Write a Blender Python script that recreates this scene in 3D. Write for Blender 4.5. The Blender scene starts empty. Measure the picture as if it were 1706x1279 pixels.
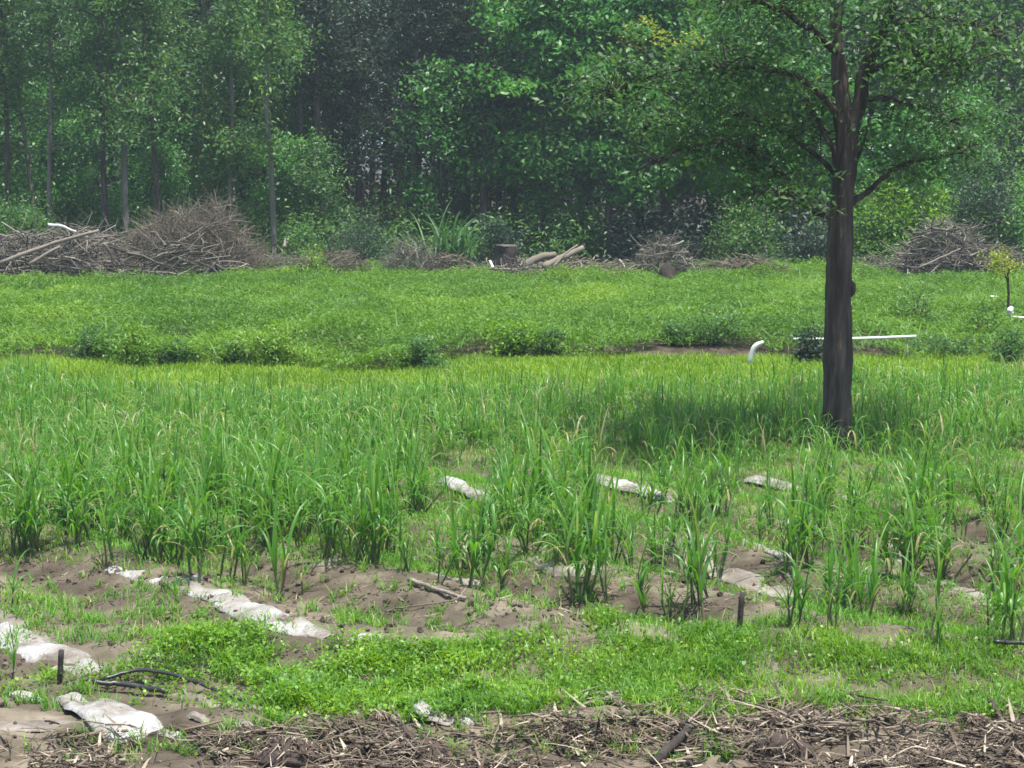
import bpy, math
import numpy as np
from mathutils import Vector

# ------------------------------------------------------------------ camera, sky, sun, exposure
scene = bpy.context.scene
FPX, CX, CY, CAMZ, YH = 3184.0, 853.0, 639.5, 5.0, 250.0
PITCH = math.atan((CY - YH) / FPX)
cam_d = bpy.data.cameras.new('camera')
cam_d.sensor_width = 36.0
cam_d.lens = FPX / 1706.0 * 36.0
cam_d.clip_start = 0.5
cam_d.clip_end = 3000.0
cam = bpy.data.objects.new('camera', cam_d)
scene.collection.objects.link(cam)
cam.location = (0, 0, CAMZ)
cam.rotation_euler = (math.pi / 2 - PITCH, 0, 0)
scene.camera = cam

SUN_EL, SUN_AZ = math.radians(77), math.radians(135)      # azimuth from +Y (away from the camera) towards +X
sun_v = Vector((math.cos(SUN_EL) * math.sin(SUN_AZ), math.cos(SUN_EL) * math.cos(SUN_AZ), math.sin(SUN_EL)))
world = bpy.data.worlds.new('World')
scene.world = world
world.use_nodes = True
wn = world.node_tree
sky = wn.nodes.new('ShaderNodeTexSky')
sky.sky_type = 'NISHITA'
sky.sun_disc = False
sky.sun_elevation = SUN_EL
sky.sun_rotation = SUN_AZ
sky.dust_density = 2.0
bg = wn.nodes['Background']
bg.inputs['Strength'].default_value = 0.15
wn.links.new(sky.outputs['Color'], bg.inputs['Color'])
sd = bpy.data.lights.new('sun', 'SUN')
sd.energy = 5.0
sd.angle = math.radians(0.6)
sd.color = (1.0, 0.96, 0.88)
sun = bpy.data.objects.new('sun', sd)
scene.collection.objects.link(sun)
sun.rotation_euler = sun_v.to_track_quat('Z', 'Y').to_euler()
sun.location = (20, 40, 60)
scene.view_settings.view_transform = 'Standard'
scene.view_settings.look = 'None'
scene.view_settings.gamma = 1.0
scene.view_settings.exposure = 0.9
scene.cycles.max_bounces = 8
scene.cycles.transmission_bounces = 6
scene.cycles.transparent_max_bounces = 8
scene.cycles.volume_bounces = 0
scene.cycles.filter_width = 1.6

# ------------------------------------------------------------------ small maths
SP, CP = math.sin(PITCH), math.cos(PITCH)


def ground_xy(px, py, z=0.0):
    """where the sight line through a photo pixel meets height z"""
    u = (np.asarray(px, float) - CX) / FPX
    v = (CY - np.asarray(py, float)) / FPX
    dy = CP + v * SP
    dz = -SP + v * CP
    t = (z - CAMZ) / dz
    return u * t, dy * t


def at_depth(px, py, Y):
    u = (px - CX) / FPX
    v = (CY - py) / FPX
    dy = CP + v * SP
    dz = -SP + v * CP
    t = Y / dy
    return np.array([u * t, Y, CAMZ + dz * t])


def surf_xy(px, py):
    x, y = ground_xy(px, py)
    for _ in range(4):
        x, y = ground_xy(px, py, ground_z(x, y))
    return x, y


def to_px(x, y, z=0.0):
    zz = z - CAMZ
    dep = y * CP - zz * SP
    up = y * SP + zz * CP
    return CX + FPX * x / dep, CY - FPX * up / dep


def _hash(ix, iy, s):
    h = (ix.astype(np.int64) * 374761393 + iy.astype(np.int64) * 668265263 + s * 1442695041) & 0x7fffffff
    h = (h ^ (h >> 13)) * 1274126177 & 0x7fffffff
    return ((h ^ (h >> 16)) & 0xffff) / 65535.0


def noise(x, y, s=0):
    x = np.asarray(x, float); y = np.asarray(y, float)
    ix, iy = np.floor(x), np.floor(y)
    fx, fy = x - ix, y - iy
    fx = fx * fx * (3 - 2 * fx); fy = fy * fy * (3 - 2 * fy)
    a = _hash(ix, iy, s); b = _hash(ix + 1, iy, s); c = _hash(ix, iy + 1, s); d = _hash(ix + 1, iy + 1, s)
    return (a * (1 - fx) + b * fx) * (1 - fy) + (c * (1 - fx) + d * fx) * fy


def fbm(x, y, s=0, o=3):
    r, a, f = 0, 0.5, 1.0
    for k in range(o):
        r = r + a * noise(x * f, y * f, s + k * 17)
        a *= 0.5; f *= 2.03
    return r / (1 - 0.5 ** o)


def in_poly(px, py, poly):
    px = np.asarray(px, float); py = np.asarray(py, float)
    inside = np.zeros(px.shape, bool)
    n = len(poly)
    for i in range(n):
        x0, y0 = poly[i]; x1, y1 = poly[(i + 1) % n]
        if y0 == y1: continue
        c = ((y0 > py) != (y1 > py)) & (px < (x1 - x0) * (py - y0) / (y1 - y0) + x0)
        inside ^= c
    return inside


def smooth(a, b, x):
    t = np.clip((x - a) / (b - a), 0, 1)
    return t * t * (3 - 2 * t)


# ------------------------------------------------------------------ lie of the land
BARE = [
    [(-80, 938), (200, 948), (330, 955), (520, 938), (700, 955), (900, 985), (1010, 1022), (960, 1045), (700, 1058),
     (560, 1052), (420, 1035), (330, 1040), (270, 1075), (180, 1095), (60, 1050), (-80, 1035)],
    [(1090, 900), (1180, 882), (1340, 955), (1370, 990), (1250, 1045), (1120, 1040), (980, 1000), (1050, 955)],
    [(1465, 882), (1640, 872), (1760, 925), (1690, 1000), (1520, 990)],
    [(-80, 1140), (150, 1150), (250, 1195), (400, 1208), (600, 1192), (800, 1198), (1000, 1192), (1200, 1170),
     (1450, 1185), (1800, 1168), (1800, 1700), (-80, 1700)],
    [(-80, 1040), (60, 1060), (170, 1100), (120, 1135), (-80, 1120)],
]


def bare_at(x, y):
    px, py = to_px(x, y, ground_z(x, y))
    wob = (fbm(x * 1.3, y * 1.3, 5) - 0.5) * 40
    b = np.zeros(np.shape(px), bool)
    for p in BARE:
        b |= in_poly(px + wob, py + wob * 0.5, p)
    return b


def ground_z(x, y):
    x = np.asarray(x, float); y = np.asarray(y, float)
    p = 0.78 * x + 0.62 * y + 0.12 * (fbm(x * 0.6, y * 0.6, 3) - 0.5)
    amp = (0.12 - .05 * smooth(24, 27, y)) * smooth(18.3, 20.0, y) * (1 - smooth(29, 33, y)) * (1 - 0.5 * smooth(-4, 0, -np.abs(x) - 4))
    h = amp * np.cos(2 * np.pi * (p - 8.3) / 2.1)
    near = 1 - smooth(26, 34, y)
    h = h + near * (0.11 * (fbm(x * 2.2, y * 2.2, 7) - 0.5) + 0.085 * (fbm(x * 6, y * 6, 9) - 0.5) * (.4 + 1.2 * noise(x * .9, y * .9, 4)))
    h = h + 0.16 * np.exp(-(((y - 18.8) / 0.9) ** 2)) * smooth(-5, -3.2, x)          # grassy balk
    h = h + 0.10 * np.exp(-(((y - 16.2) / 0.5) ** 2))                                # windrow of trash
    h = h + 0.16 * smooth(45.7, 46.6, y + 1.2 * (fbm(x * .6, x * 0, 13) - .5) - .8 * smooth(3, 8, x)) * (1 - .75 * smooth(50, 66, y)) + 0.12 * (fbm(x * 0.3, y * 0.3, 11) - 0.5) * smooth(40, 50, y)
    return h


# ------------------------------------------------------------------ mesh building
def build(name, parts, mat, parent=None, smooth_faces=True):
    """parts: list of (verts (n,3), quads (m,4), tint (n,)) joined into one mesh object"""
    vs, qs, ts, off = [], [], [], 0
    for v, q, t in parts:
        vs.append(v); qs.append(q + off); ts.append(t); off += len(v)
    v = np.concatenate(vs).astype(np.float32); q = np.concatenate(qs).astype(np.int32)
    t = np.concatenate(ts).astype(np.float32)
    me = bpy.data.meshes.new(name)
    me.vertices.add(len(v)); me.vertices.foreach_set('co', v.ravel())
    me.loops.add(q.size); me.loops.foreach_set('vertex_index', q.ravel())
    me.polygons.add(len(q))
    me.polygons.foreach_set('loop_start', np.arange(0, q.size, 4, dtype=np.int32))
    me.polygons.foreach_set('loop_total', np.full(len(q), 4, np.int32))
    me.polygons.foreach_set('use_smooth', np.full(len(q), smooth_faces))
    a = me.attributes.new('tint', 'FLOAT', 'POINT'); a.data.foreach_set('value', t)
    me.update(calc_edges=True); me.validate()
    me.materials.append(mat)
    o = bpy.data.objects.new(name, me)
    scene.collection.objects.link(o)
    if parent is not None: o.parent = parent
    return o


def tag(o, label=None, cat=None, group=None, kind=None):
    if label: o['label'] = label
    if cat: o['category'] = cat
    if group: o['group'] = group
    if kind: o['kind'] = kind
    return o


def thing(name, label, cat, loc=(0, 0, 0), group=None):
    o = bpy.data.objects.new(name, None)
    o.empty_display_size = 0.2
    scene.collection.objects.link(o)
    o.location = loc
    return tag(o, label, cat, group)


def dup(root, loc, rz=0.0, sc=(1, 1, 1), label=None, group=None, tilt=(0, 0)):
    r = root.copy(); scene.collection.objects.link(r)
    r.location = loc; r.rotation_euler = (tilt[0], tilt[1], rz); r.scale = sc
    if label: r['label'] = label
    if group: r['group'] = group
    for ch in list(root.children):
        c = ch.copy(); scene.collection.objects.link(c); c.parent = r
    return r


def blades(rng, B, az, L, W, th0, th1, K=5, pw=1.4, tint=None, fold=0.0, base_w=0.6):
    """bending grass blades: root positions B (N,3), heading, length, width, lean at root and at tip (radians)"""
    N = len(B); t = np.linspace(0, 1, K + 1)
    th = th0[:, None] + (th1 - th0)[:, None] * t[None] ** pw
    thm = 0.5 * (th[:, 1:] + th[:, :-1])
    st = (L / K)[:, None]
    r = np.concatenate([np.zeros((N, 1)), np.cumsum(np.sin(thm) * st, 1)], 1)
    z = np.concatenate([np.zeros((N, 1)), np.cumsum(np.cos(thm) * st, 1)], 1)
    dx, dy = np.cos(az)[:, None], np.sin(az)[:, None]
    tw = (rng.random(N) - 0.5)[:, None] * 1.4 * t[None]
    C = np.stack([B[:, 0:1] + r * dx, B[:, 1:2] + r * dy, B[:, 2:3] + z], -1)
    nx, nz = -np.cos(th), np.sin(th)
    Nn = np.stack([nx * dx, nx * dy, nz], -1)
    S = np.stack([-dy + 0 * th, dx + 0 * th, 0 * th], -1)
    S = S * np.cos(tw)[..., None] + Nn * np.sin(tw)[..., None]
    prof = (base_w + (1 - base_w) * np.minimum(1, t * 4)) * (1 - t ** 2.2) + 0.02
    w = W[:, None] * prof[None] * 0.5
    if tint is None: tint = rng.random(N)
    if fold > 0:
        V = np.stack([C - S * w[..., None] + Nn * (w * fold)[..., None], C, C + S * w[..., None] + Nn * (w * fold)[..., None]], 2)
        A = 3
    else:
        V = np.stack([C - S * w[..., None], C + S * w[..., None]], 2); A = 2
    idx = np.arange(N * (K + 1) * A).reshape(N, K + 1, A)
    q = np.stack([idx[:, :-1, :-1], idx[:, :-1, 1:], idx[:, 1:, 1:], idx[:, 1:, :-1]], -1).reshape(-1, 4)
    return V.reshape(-1, 3), q, np.repeat(tint, (K + 1) * A)


def tubes(rng, P, R, S=6, tint=None, cap=False, rough=0.0):
    """N swept tubes along P (N,K,3) with radius R (N,K)"""
    N, K, _ = P.shape
    if cap:
        P = np.concatenate([P[:, :1], P, P[:, -1:]], 1)
        R = np.concatenate([R[:, :1] * 0.01, R, R[:, -1:] * 0.01], 1); K += 2
    T = np.gradient(P, axis=1)
    if cap:
        T[:, 0] = T[:, 2]; T[:, 1] = T[:, 2]; T[:, -1] = T[:, -3]; T[:, -2] = T[:, -3]
    T /= np.linalg.norm(T, axis=-1, keepdims=True) + 1e-9
    m = np.abs(T.mean(1)); ref = np.zeros((N, 3)); ref[np.arange(N), np.argmin(m, 1)] = 1
    X = np.cross(T, ref[:, None]); X /= np.linalg.norm(X, axis=-1, keepdims=True) + 1e-9
    Y = np.cross(T, X)
    a = np.linspace(0, 2 * np.pi, S, endpoint=False)
    rr = R[:, :, None] * np.ones(S)
    if rough > 0: rr = rr * (1 + rough * (rng.random((N, K, S)) - 0.5))
    V = P[:, :, None] + rr[..., None] * (X[:, :, None] * np.cos(a)[:, None] + Y[:, :, None] * np.sin(a)[:, None])
    idx = np.arange(N * K * S).reshape(N, K, S); nx = np.roll(idx, -1, 2)
    q = np.stack([idx[:, :-1], nx[:, :-1], nx[:, 1:], idx[:, 1:]], -1).reshape(-1, 4)
    if tint is None: tint = rng.random(N)
    return V.reshape(-1, 3), q, np.repeat(tint, K * S)


def rand_dir(rng, N):
    v = rng.normal(size=(N, 3)); return v / np.linalg.norm(v, axis=1, keepdims=True)


def leaves(rng, C, L, W, up=0.7, droop=0.3, tint=None):
    """one folded leaf (two quads in a shallow V) per centre"""
    N = len(C)
    n = rand_dir(rng, N); n[:, 2] = np.abs(n[:, 2]) + up; n /= np.linalg.norm(n, axis=1, keepdims=True)
    d = rand_dir(rng, N); d[:, 2] -= droop
    d -= n * (d * n).sum(1, keepdims=True); d /= np.linalg.norm(d, axis=1, keepdims=True) + 1e-9
    s = np.cross(n, d)
    L = np.broadcast_to(L, (N,))[:, None]; W = np.broadcast_to(W, (N,))[:, None]
    V = np.stack([C - d * L * .5, C - s * W * .5 + n * W * .15 - d * L * .08, C + d * L * .5 - n * L * .1, C + s * W * .5 + n * W * .15 - d * L * .08], 1)
    q = np.arange(N * 4).reshape(N, 4)
    if tint is None: tint = rng.random(N)
    return V.reshape(-1, 3), q, np.repeat(tint, 4)


def spline(pts, n):
    p = np.asarray(pts, float); m = len(p)
    pp = np.vstack([2 * p[0] - p[1], p, 2 * p[-1] - p[-2]])
    t = np.linspace(0, m - 1 - 1e-6, n); i = t.astype(int); f = (t - i)[:, None]
    a, b, c, d = pp[i], pp[i + 1], pp[i + 2], pp[i + 3]
    return 0.5 * (2 * b + (c - a) * f + (2 * a - 5 * b + 4 * c - d) * f ** 2 + (3 * b - a - 3 * c + d) * f ** 3)


# ------------------------------------------------------------------ materials
def new_mat(name):
    m = bpy.data.materials.new(name); m.use_nodes = True
    nt = m.node_tree; nt.nodes.clear()
    return m, nt, nt.nodes.new, nt.links.new


def ramp_node(nt, stops):
    r = nt.nodes.new('ShaderNodeValToRGB')
    e = r.color_ramp.elements
    e[0].position, e[0].color = stops[0][0], (*stops[0][1], 1)
    e[1].position, e[1].color = stops[-1][0], (*stops[-1][1], 1)
    for p, c in stops[1:-1]:
        x = e.new(p); x.color = (*c, 1)
    return r


def leaf_mat(name, stops, trans=0.35, rough=0.45, spec=0.5, patch=0.0, per_object=0.0):
    m, nt, N, Lk = new_mat(name)
    at = N('ShaderNodeAttribute'); at.attribute_name = 'tint'
    src = at.outputs['Fac']
    if patch:
        g = N('ShaderNodeNewGeometry'); nz = N('ShaderNodeTexNoise'); nz.inputs['Scale'].default_value = patch
        nz.inputs['Detail'].default_value = 3
        Lk(g.outputs['Position'], nz.inputs['Vector'])
        mm = N('ShaderNodeMath'); mm.operation = 'MULTIPLY_ADD'; mm.inputs[1].default_value = 1.6; mm.inputs[2].default_value = -0.8
        Lk(nz.outputs['Fac'], mm.inputs[0])
        ad = N('ShaderNodeMath'); ad.use_clamp = True
        Lk(src, ad.inputs[0]); Lk(mm.outputs[0], ad.inputs[1]); src = ad.outputs[0]
    if per_object:
        oi = N('ShaderNodeObjectInfo')
        mm = N('ShaderNodeMath'); mm.operation = 'MULTIPLY_ADD'; mm.inputs[1].default_value = per_object; mm.inputs[2].default_value = -per_object / 2
        Lk(oi.outputs['Random'], mm.inputs[0])
        ad = N('ShaderNodeMath'); ad.use_clamp = True
        Lk(src, ad.inputs[0]); Lk(mm.outputs[0], ad.inputs[1]); src = ad.outputs[0]
    r = ramp_node(nt, stops); Lk(src, r.inputs[0])
    p = N('ShaderNodeBsdfPrincipled')
    Lk(r.outputs[0], p.inputs['Base Color'])
    p.inputs['Roughness'].default_value = rough
    p.inputs['Specular IOR Level'].default_value = spec
    tr = N('ShaderNodeBsdfTranslucent')
    hs = N('ShaderNodeHueSaturation'); hs.inputs['Hue'].default_value = 0.485; hs.inputs['Saturation'].default_value = 1.1; hs.inputs['Value'].default_value = 1.3
    Lk(r.outputs[0], hs.inputs['Color']); Lk(hs.outputs[0], tr.inputs['Color'])
    mx = N('ShaderNodeMixShader'); mx.inputs[0].default_value = trans
    Lk(p.outputs[0], mx.inputs[1]); Lk(tr.outputs[0], mx.inputs[2])
    out = N('ShaderNodeOutputMaterial'); Lk(mx.outputs[0], out.inputs['Surface'])
    return m


def surf_mat(name, stops, scale=4.0, rough=0.85, bump=0.3, bscale=20.0, stretch=(1, 1, 1), use_tint=0.5, spec=0.3, world=False):
    m, nt, N, Lk = new_mat(name)
    tc = N('ShaderNodeTexCoord'); mp = N('ShaderNodeMapping'); mp.inputs['Scale'].default_value = stretch
    if world:
        g = N('ShaderNodeNewGeometry'); Lk(g.outputs['Position'], mp.inputs[0])
    else:
        Lk(tc.outputs['Object'], mp.inputs[0])
    nz = N('ShaderNodeTexNoise'); nz.inputs['Scale'].default_value = scale; nz.inputs['Detail'].default_value = 6
    Lk(mp.outputs[0], nz.inputs['Vector'])
    at = N('ShaderNodeAttribute'); at.attribute_name = 'tint'
    mx = N('ShaderNodeMix'); mx.inputs[0].default_value = use_tint
    Lk(nz.outputs['Fac'], mx.inputs[2]); Lk(at.outputs['Fac'], mx.inputs[3])
    r = ramp_node(nt, stops); Lk(mx.outputs[0], r.inputs[0])
    p = N('ShaderNodeBsdfPrincipled'); Lk(r.outputs[0], p.inputs['Base Color'])
    p.inputs['Roughness'].default_value = rough; p.inputs['Specular IOR Level'].default_value = spec
    n2 = N('ShaderNodeTexNoise'); n2.inputs['Scale'].default_value = bscale; n2.inputs['Detail'].default_value = 8
    Lk(mp.outputs[0], n2.inputs['Vector'])
    b = N('ShaderNodeBump'); b.inputs['Strength'].default_value = bump; b.inputs['Distance'].default_value = 0.05
    Lk(n2.outputs['Fac'], b.inputs['Height']); Lk(b.outputs[0], p.inputs['Normal'])
    out = N('ShaderNodeOutputMaterial'); Lk(p.outputs[0], out.inputs['Surface'])
    return m


M = {}
M['cane'] = leaf_mat('cane_leaf', [(0, (.042, .145, .018)), (.5, (.075, .225, .026)), (.85, (.13, .30, .045)), (.97, (.22, .30, .06)), (1, (.36, .33, .16))], .5, .4, .6)
M['stalk'] = leaf_mat('cane_stalk', [(0, (.06, .075, .035)), (.6, (.05, .11, .03)), (1, (.13, .12, .06))], .05, .5, .4)
M['grass'] = leaf_mat('grass_blade', [(0, (.05, .17, .014)), (.5, (.09, .25, .018)), (.93, (.16, .32, .03)), (1, (.3, .28, .12))], .4, .5, .4, patch=.5)
M['cover'] = leaf_mat('cover_leaf', [(0, (.048, .145, .010)), (.5, (.095, .24, .014)), (1, (.19, .34, .025))], .4, .45, .4, patch=1.2)
M['weed'] = leaf_mat('weed_leaf', [(0, (.045, .125, .014)), (.5, (.09, .205, .02)), (1, (.165, .29, .03))], .35, .55, .35, patch=.22)
M['tree'] = leaf_mat('tree_leaf', [(0, (.034, .095, .028)), (.6, (.06, .15, .04)), (.95, (.10, .21, .05)), (1, (.14, .22, .03))], .4, .48, .35)
M['slim'] = leaf_mat('slender_tree_leaf', [(0, (.032, .098, .03)), (.6, (.062, .16, .04)), (1, (.14, .26, .05))], .4, .5, .4, per_object=.5)
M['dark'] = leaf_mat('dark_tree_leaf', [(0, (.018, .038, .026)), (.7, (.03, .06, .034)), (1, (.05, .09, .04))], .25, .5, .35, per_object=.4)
M['broad'] = leaf_mat('broad_tree_leaf', [(0, (.034, .13, .034)), (.5, (.068, .23, .046)), (1, (.15, .35, .055))], .4, .42, .5, per_object=.5)
M['lime'] = leaf_mat('lime_grass_blade', [(0, (.07, .165, .010)), (.5, (.13, .26, .012)), (1, (.22, .36, .025))], .4, .5, .35, patch=.4)
M['yellow'] = leaf_mat('yellow_leaf', [(0, (.12, .19, .02)), (.6, (.2, .28, .03)), (1, (.32, .36, .05))], .4, .5, .4)
M['bark'] = surf_mat('bark', [(.3, (.018, .013, .011)), (.48, (.05, .038, .032)), (.62, (.09, .072, .06)), (.8, (.16, .135, .115))], 7, .95, 1.0, 26, (1, 1, .14), .05)
M['pale_bark'] = surf_mat('pale_bark', [(.25, (.07, .066, .055)), (.55, (.13, .122, .1)), (.8, (.22, .205, .17))], 3, .95, .6, 20, (1, 1, .2), .4)
M['soil'] = surf_mat('soil', [(.27, (0.042, 0.034, 0.025)), (.45, (0.092, 0.076, 0.056)), (.6, (0.165, 0.14, 0.104)), (.78, (0.29, 0.25, 0.19))], 2.0, .98, 1.0, 11, (1, 1, 1), 0.35, .1, True)
M['wood'] = surf_mat('dead_wood', [(.2, (0.0675, 0.0525, 0.0413)), (.5, (0.15, 0.124, 0.0975)), (.8, (0.3, 0.262, 0.217))], 4, .9, .5, 25, (1, 1, 1), .75)
M['twig'] = surf_mat('dead_twig', [(.1, (.048, .042, .034)), (.5, (.105, .094, .077)), (.9, (.25, .23, .19))], 3, .9, .2, 20, (1, 1, 1), .85)
M['rust'] = surf_mat('brown_twig', [(.1, (.055, .046, .035)), (.5, (.115, .098, .074)), (.9, (.24, .205, .155))], 2, .9, .2, 20, (1, 1, 1), .85)
M['stump'] = surf_mat('stump_bark', [(.2, (0.0175, 0.014, 0.0126)), (.5, (0.035, 0.028, 0.0245)), (.8, (0.07, 0.056, 0.0455))], 5, .95, .8, 18, (1, 1, .4), .2)
M['straw'] = surf_mat('dry_trash', [(.05, (.034, .026, .019)), (.42, (.08, .06, .043)), (.78, (.17, .135, .096)), (.98, (.44, .38, .29))], 6, .85, .2, 20, (1, 1, 1), .9)
M['clod'] = surf_mat('dark_clod', [(.2, (0.032, 0.024, 0.02)), (.5, (0.06, 0.044, 0.036)), (.85, (0.112, 0.088, 0.068))], 5, .95, .8, 14, (1, 1, 1), .4)
M['film'] = surf_mat('white_film', [(.34, (.12, .096, .072)), (.44, (.21, .19, .16)), (.55, (.29, .28, .262)), (.8, (.40, .395, .385))], 2.6, .5, .9, 16, (1, 1, 1), .15, .5, True)
M['dirty_film'] = surf_mat('dirty_film', [(.3, (0.0936, 0.0756, 0.0612)), (.5, (0.18, 0.155, 0.126)), (.75, (0.302, 0.281, 0.245))], 3.2, .55, .35, 14, (1, 1, 1), .15, .4, True)
M['black'] = surf_mat('black_plastic', [(.2, (.012, .012, .012)), (.8, (.03, .03, .028))], 4, .4, .1, 20, (1, 1, 1), .2, .5)
M['pipe'] = surf_mat('white_pipe', [(.2, (0.475, 0.49, 0.461)), (.8, (0.59, 0.598, 0.576))], 4, .4, .05, 20, (1, 1, 1), .2, .5)
M['stake'] = surf_mat('dark_stake', [(.2, (.02, .017, .015)), (.8, (.06, .05, .043))], 8, .9, .4, 30, (1, 1, .3), .2)

# ------------------------------------------------------------------ ground, one sheet to the horizon
rng = np.random.default_rng(7)
xs = np.concatenate([-np.geomspace(900, 10.2, 26), np.arange(-10, 10.001, 0.07), np.geomspace(10.2, 900, 26)])
ys = np.concatenate([-np.geomspace(400, 2, 10), np.arange(0, 13, 1.0), np.arange(13, 31, 0.07), np.geomspace(31.2, 130, 60), np.geomspace(140, 2200, 16)])
X, Yg = np.meshgrid(xs, ys)
Z = ground_z(X, Yg)
V = np.stack([X, Yg, Z], -1).reshape(-1, 3)
ii = np.arange(V.shape[0]).reshape(X.shape)
Q = np.stack([ii[:-1, :-1], ii[:-1, 1:], ii[1:, 1:], ii[1:, :-1]], -1).reshape(-1, 4)
pr = 0.78 * X + 0.62 * Yg
tint = np.clip(0.42 - 0.28 * smooth(.0, .9, np.cos(2 * np.pi * (pr - 9.6) / 2.1)) + 0.5 * (fbm(X * .7, Yg * .7, 21) - .4), 0, 1)
tint = np.where(Yg > 43, 0.02, tint)  # dark beyond the cane: leaf litter, and shade of bank hollows put into colour
tag(build('ground', [(V, Q, tint.ravel())], M['soil']), kind='structure')

# ------------------------------------------------------------------ the tree in the field
TD = 32.0


def P(px, py, d=TD, dy=0.0):
    return at_depth(px, py, d + dy)


def limb(rng, pts, r0, r1, n=16, S=10, pw=1.0, wob=0.0, rough=.06):
    c = spline(pts, n)
    c[1:-1] += rng.normal(size=(n - 2, 3)) * wob
    t = np.linspace(0, 1, n)
    return tubes(rng, c[None], (r0 + (r1 - r0) * t ** pw)[None], S, np.array([.5]), rough=rough), c


tree = thing('shade_tree', 'tall dark-trunked tree with a spreading leafy crown standing alone in the cane', 'tree')
rng = np.random.default_rng(11)
base = P(1394, 748)
base[2] = ground_z(base[0], base[1])
bx, by = base[0], base[1]
tree.location = base
tp = []
trunk_pts = [base + [0, 0, -.15], P(1392, 715), P(1394, 640), P(1397, 560), P(1399, 470), P(1401, 400), P(1403, 330), P(1408, 262), P(1412, 205)]
c = spline(trunk_pts, 40)
hgt = c[:, 2] - base[2]
rad = np.interp(hgt, [-.2, 0, .25, .8, 2, 3.2, 4.3, 4.9, 5.4], [.36, .31, .26, .242, .232, .215, .195, .185, .195])
a16 = np.linspace(0, 2 * np.pi, 20, endpoint=False)
c[:, 0] += .02 * np.sin(np.linspace(0, 9, 40)); rad = rad * (1 + .05 * np.sin(np.linspace(0, 23, 40)))
tp.append(tubes(rng, c[None], rad[None], 26, np.array([.5]), rough=.13))
for k in range(7):
    an = k * .9 + rng.random() * .4
    d_ = np.array([math.cos(an), math.sin(an), 0])
    tp.append(tubes(rng, np.stack([base + d_ * .13 + [0, 0, .55], base + d_ * .22 + [0, 0, .22], base + d_ * .36 + [0, 0, .04], base + d_ * .62 + [0, 0, -.1]])[None], np.array([[.07, .095, .075, .03]]), 8, np.array([.5]), rough=.15))
limbs = {}
for k, (pts, r0, r1) in enumerate([
    ([P(1410, 225), P(1402, 170), P(1396, 100), P(1394, 30), P(1390, -80), P(1380, -220), P(1400, -420)], .17, .05),
    ([P(1413, 215), P(1432, 170), P(1440, 120), P(1470, 50), P(1495, -10), P(1530, -120), P(1560, -300)], .15, .04),
    ([P(1388, 362), P(1350, 345), P(1325, 325), P(1298, 292), P(1265, 255), P(1200, 235, dy=-.4), P(1120, 255, dy=-.8), P(1058, 285, dy=-1.0)], .075, .02),
    ([P(1418, 340), P(1450, 315), P(1480, 288), P(1520, 268), P(1570, 262), P(1630, 240)], .06, .015),
    ([P(1402, 320), P(1392, 270), P(1380, 230), P(1340, 170, dy=.6), P(1280, 110, dy=1), P(1190, 60, dy=1.4)], .07, .02),
    ([P(1396, 90), P(1340, 40, dy=-.8), P(1260, 0, dy=-1.5), P(1190, -10, dy=-2.2)], .08, .02),
    ([P(1440, 120), P(1500, 100, dy=-.6), P(1560, 90, dy=-1.0), P(1620, 120, dy=-1.2)], .07, .02),
    ([P(1394, 10), P(1430, -60, dy=1.2), P(1480, -100, dy=2.4), P(1500, -120, dy=3.4)], .08, .02),
    ([P(1392, -60), P(1360, -110, dy=-1.4), P(1330, -140, dy=-2.6), P(1320, -130, dy=-3.6)], .08, .02),
    ([P(1388, -150), P(1280, -210, dy=.4), P(1180, -230, dy=.8), P(1090, -180, dy=1.)], .07, .02),
    ([P(1535, -130), P(1600, -170, dy=.4), P(1660, -170, dy=.8), P(1700, -120, dy=1.)], .06, .02),
    ([P(1412, 300), P(1436, 250), P(1446, 205), P(1452, 180)], .035, .01),
    ([P(1400, 300), P(1350, 250, dy=.4), P(1260, 200, dy=.8), P(1150, 190, dy=1.2), P(1050, 220, dy=1.4)], .05, .012),
    ([P(1398, 190), P(1330, 130, dy=-.5), P(1220, 110, dy=-.8), P(1090, 125, dy=-1.), P(990, 170, dy=-1.1)], .06, .012),
    ([P(1436, 165), P(1490, 165, dy=.5), P(1550, 185, dy=.9), P(1610, 215, dy=1.2)], .045, .012),
    ([P(1470, 50), P(1540, 30, dy=-.4), P(1600, 35, dy=-.7), P(1660, 60, dy=-.9)], .05, .012),
    ([P(1380, 360), P(1340, 335, dy=-.5), P(1290, 320, dy=-.9), P(1230, 330, dy=-1.2)], .04, .01),
]):
    s, cc = limb(rng, pts, r0, r1, 22, 9, .9, .012)
    tp.append(s); limbs[k] = cc
# burr on the trunk
kb = P(1424, 481)
ph = np.linspace(-1, 1, 7)
tp.append(tubes(rng, np.stack([np.full(7, kb[0] - .06), np.full(7, kb[1]), kb[2] + ph * .14], -1)[None], (.085 * np.sqrt(1 - (ph * .98) ** 2))[None], 10, np.array([.5]), rough=.2))
tp = [(v - base, q, t) for v, q, t in tp]
build('trunk', tp, M['bark'], tree)
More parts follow.
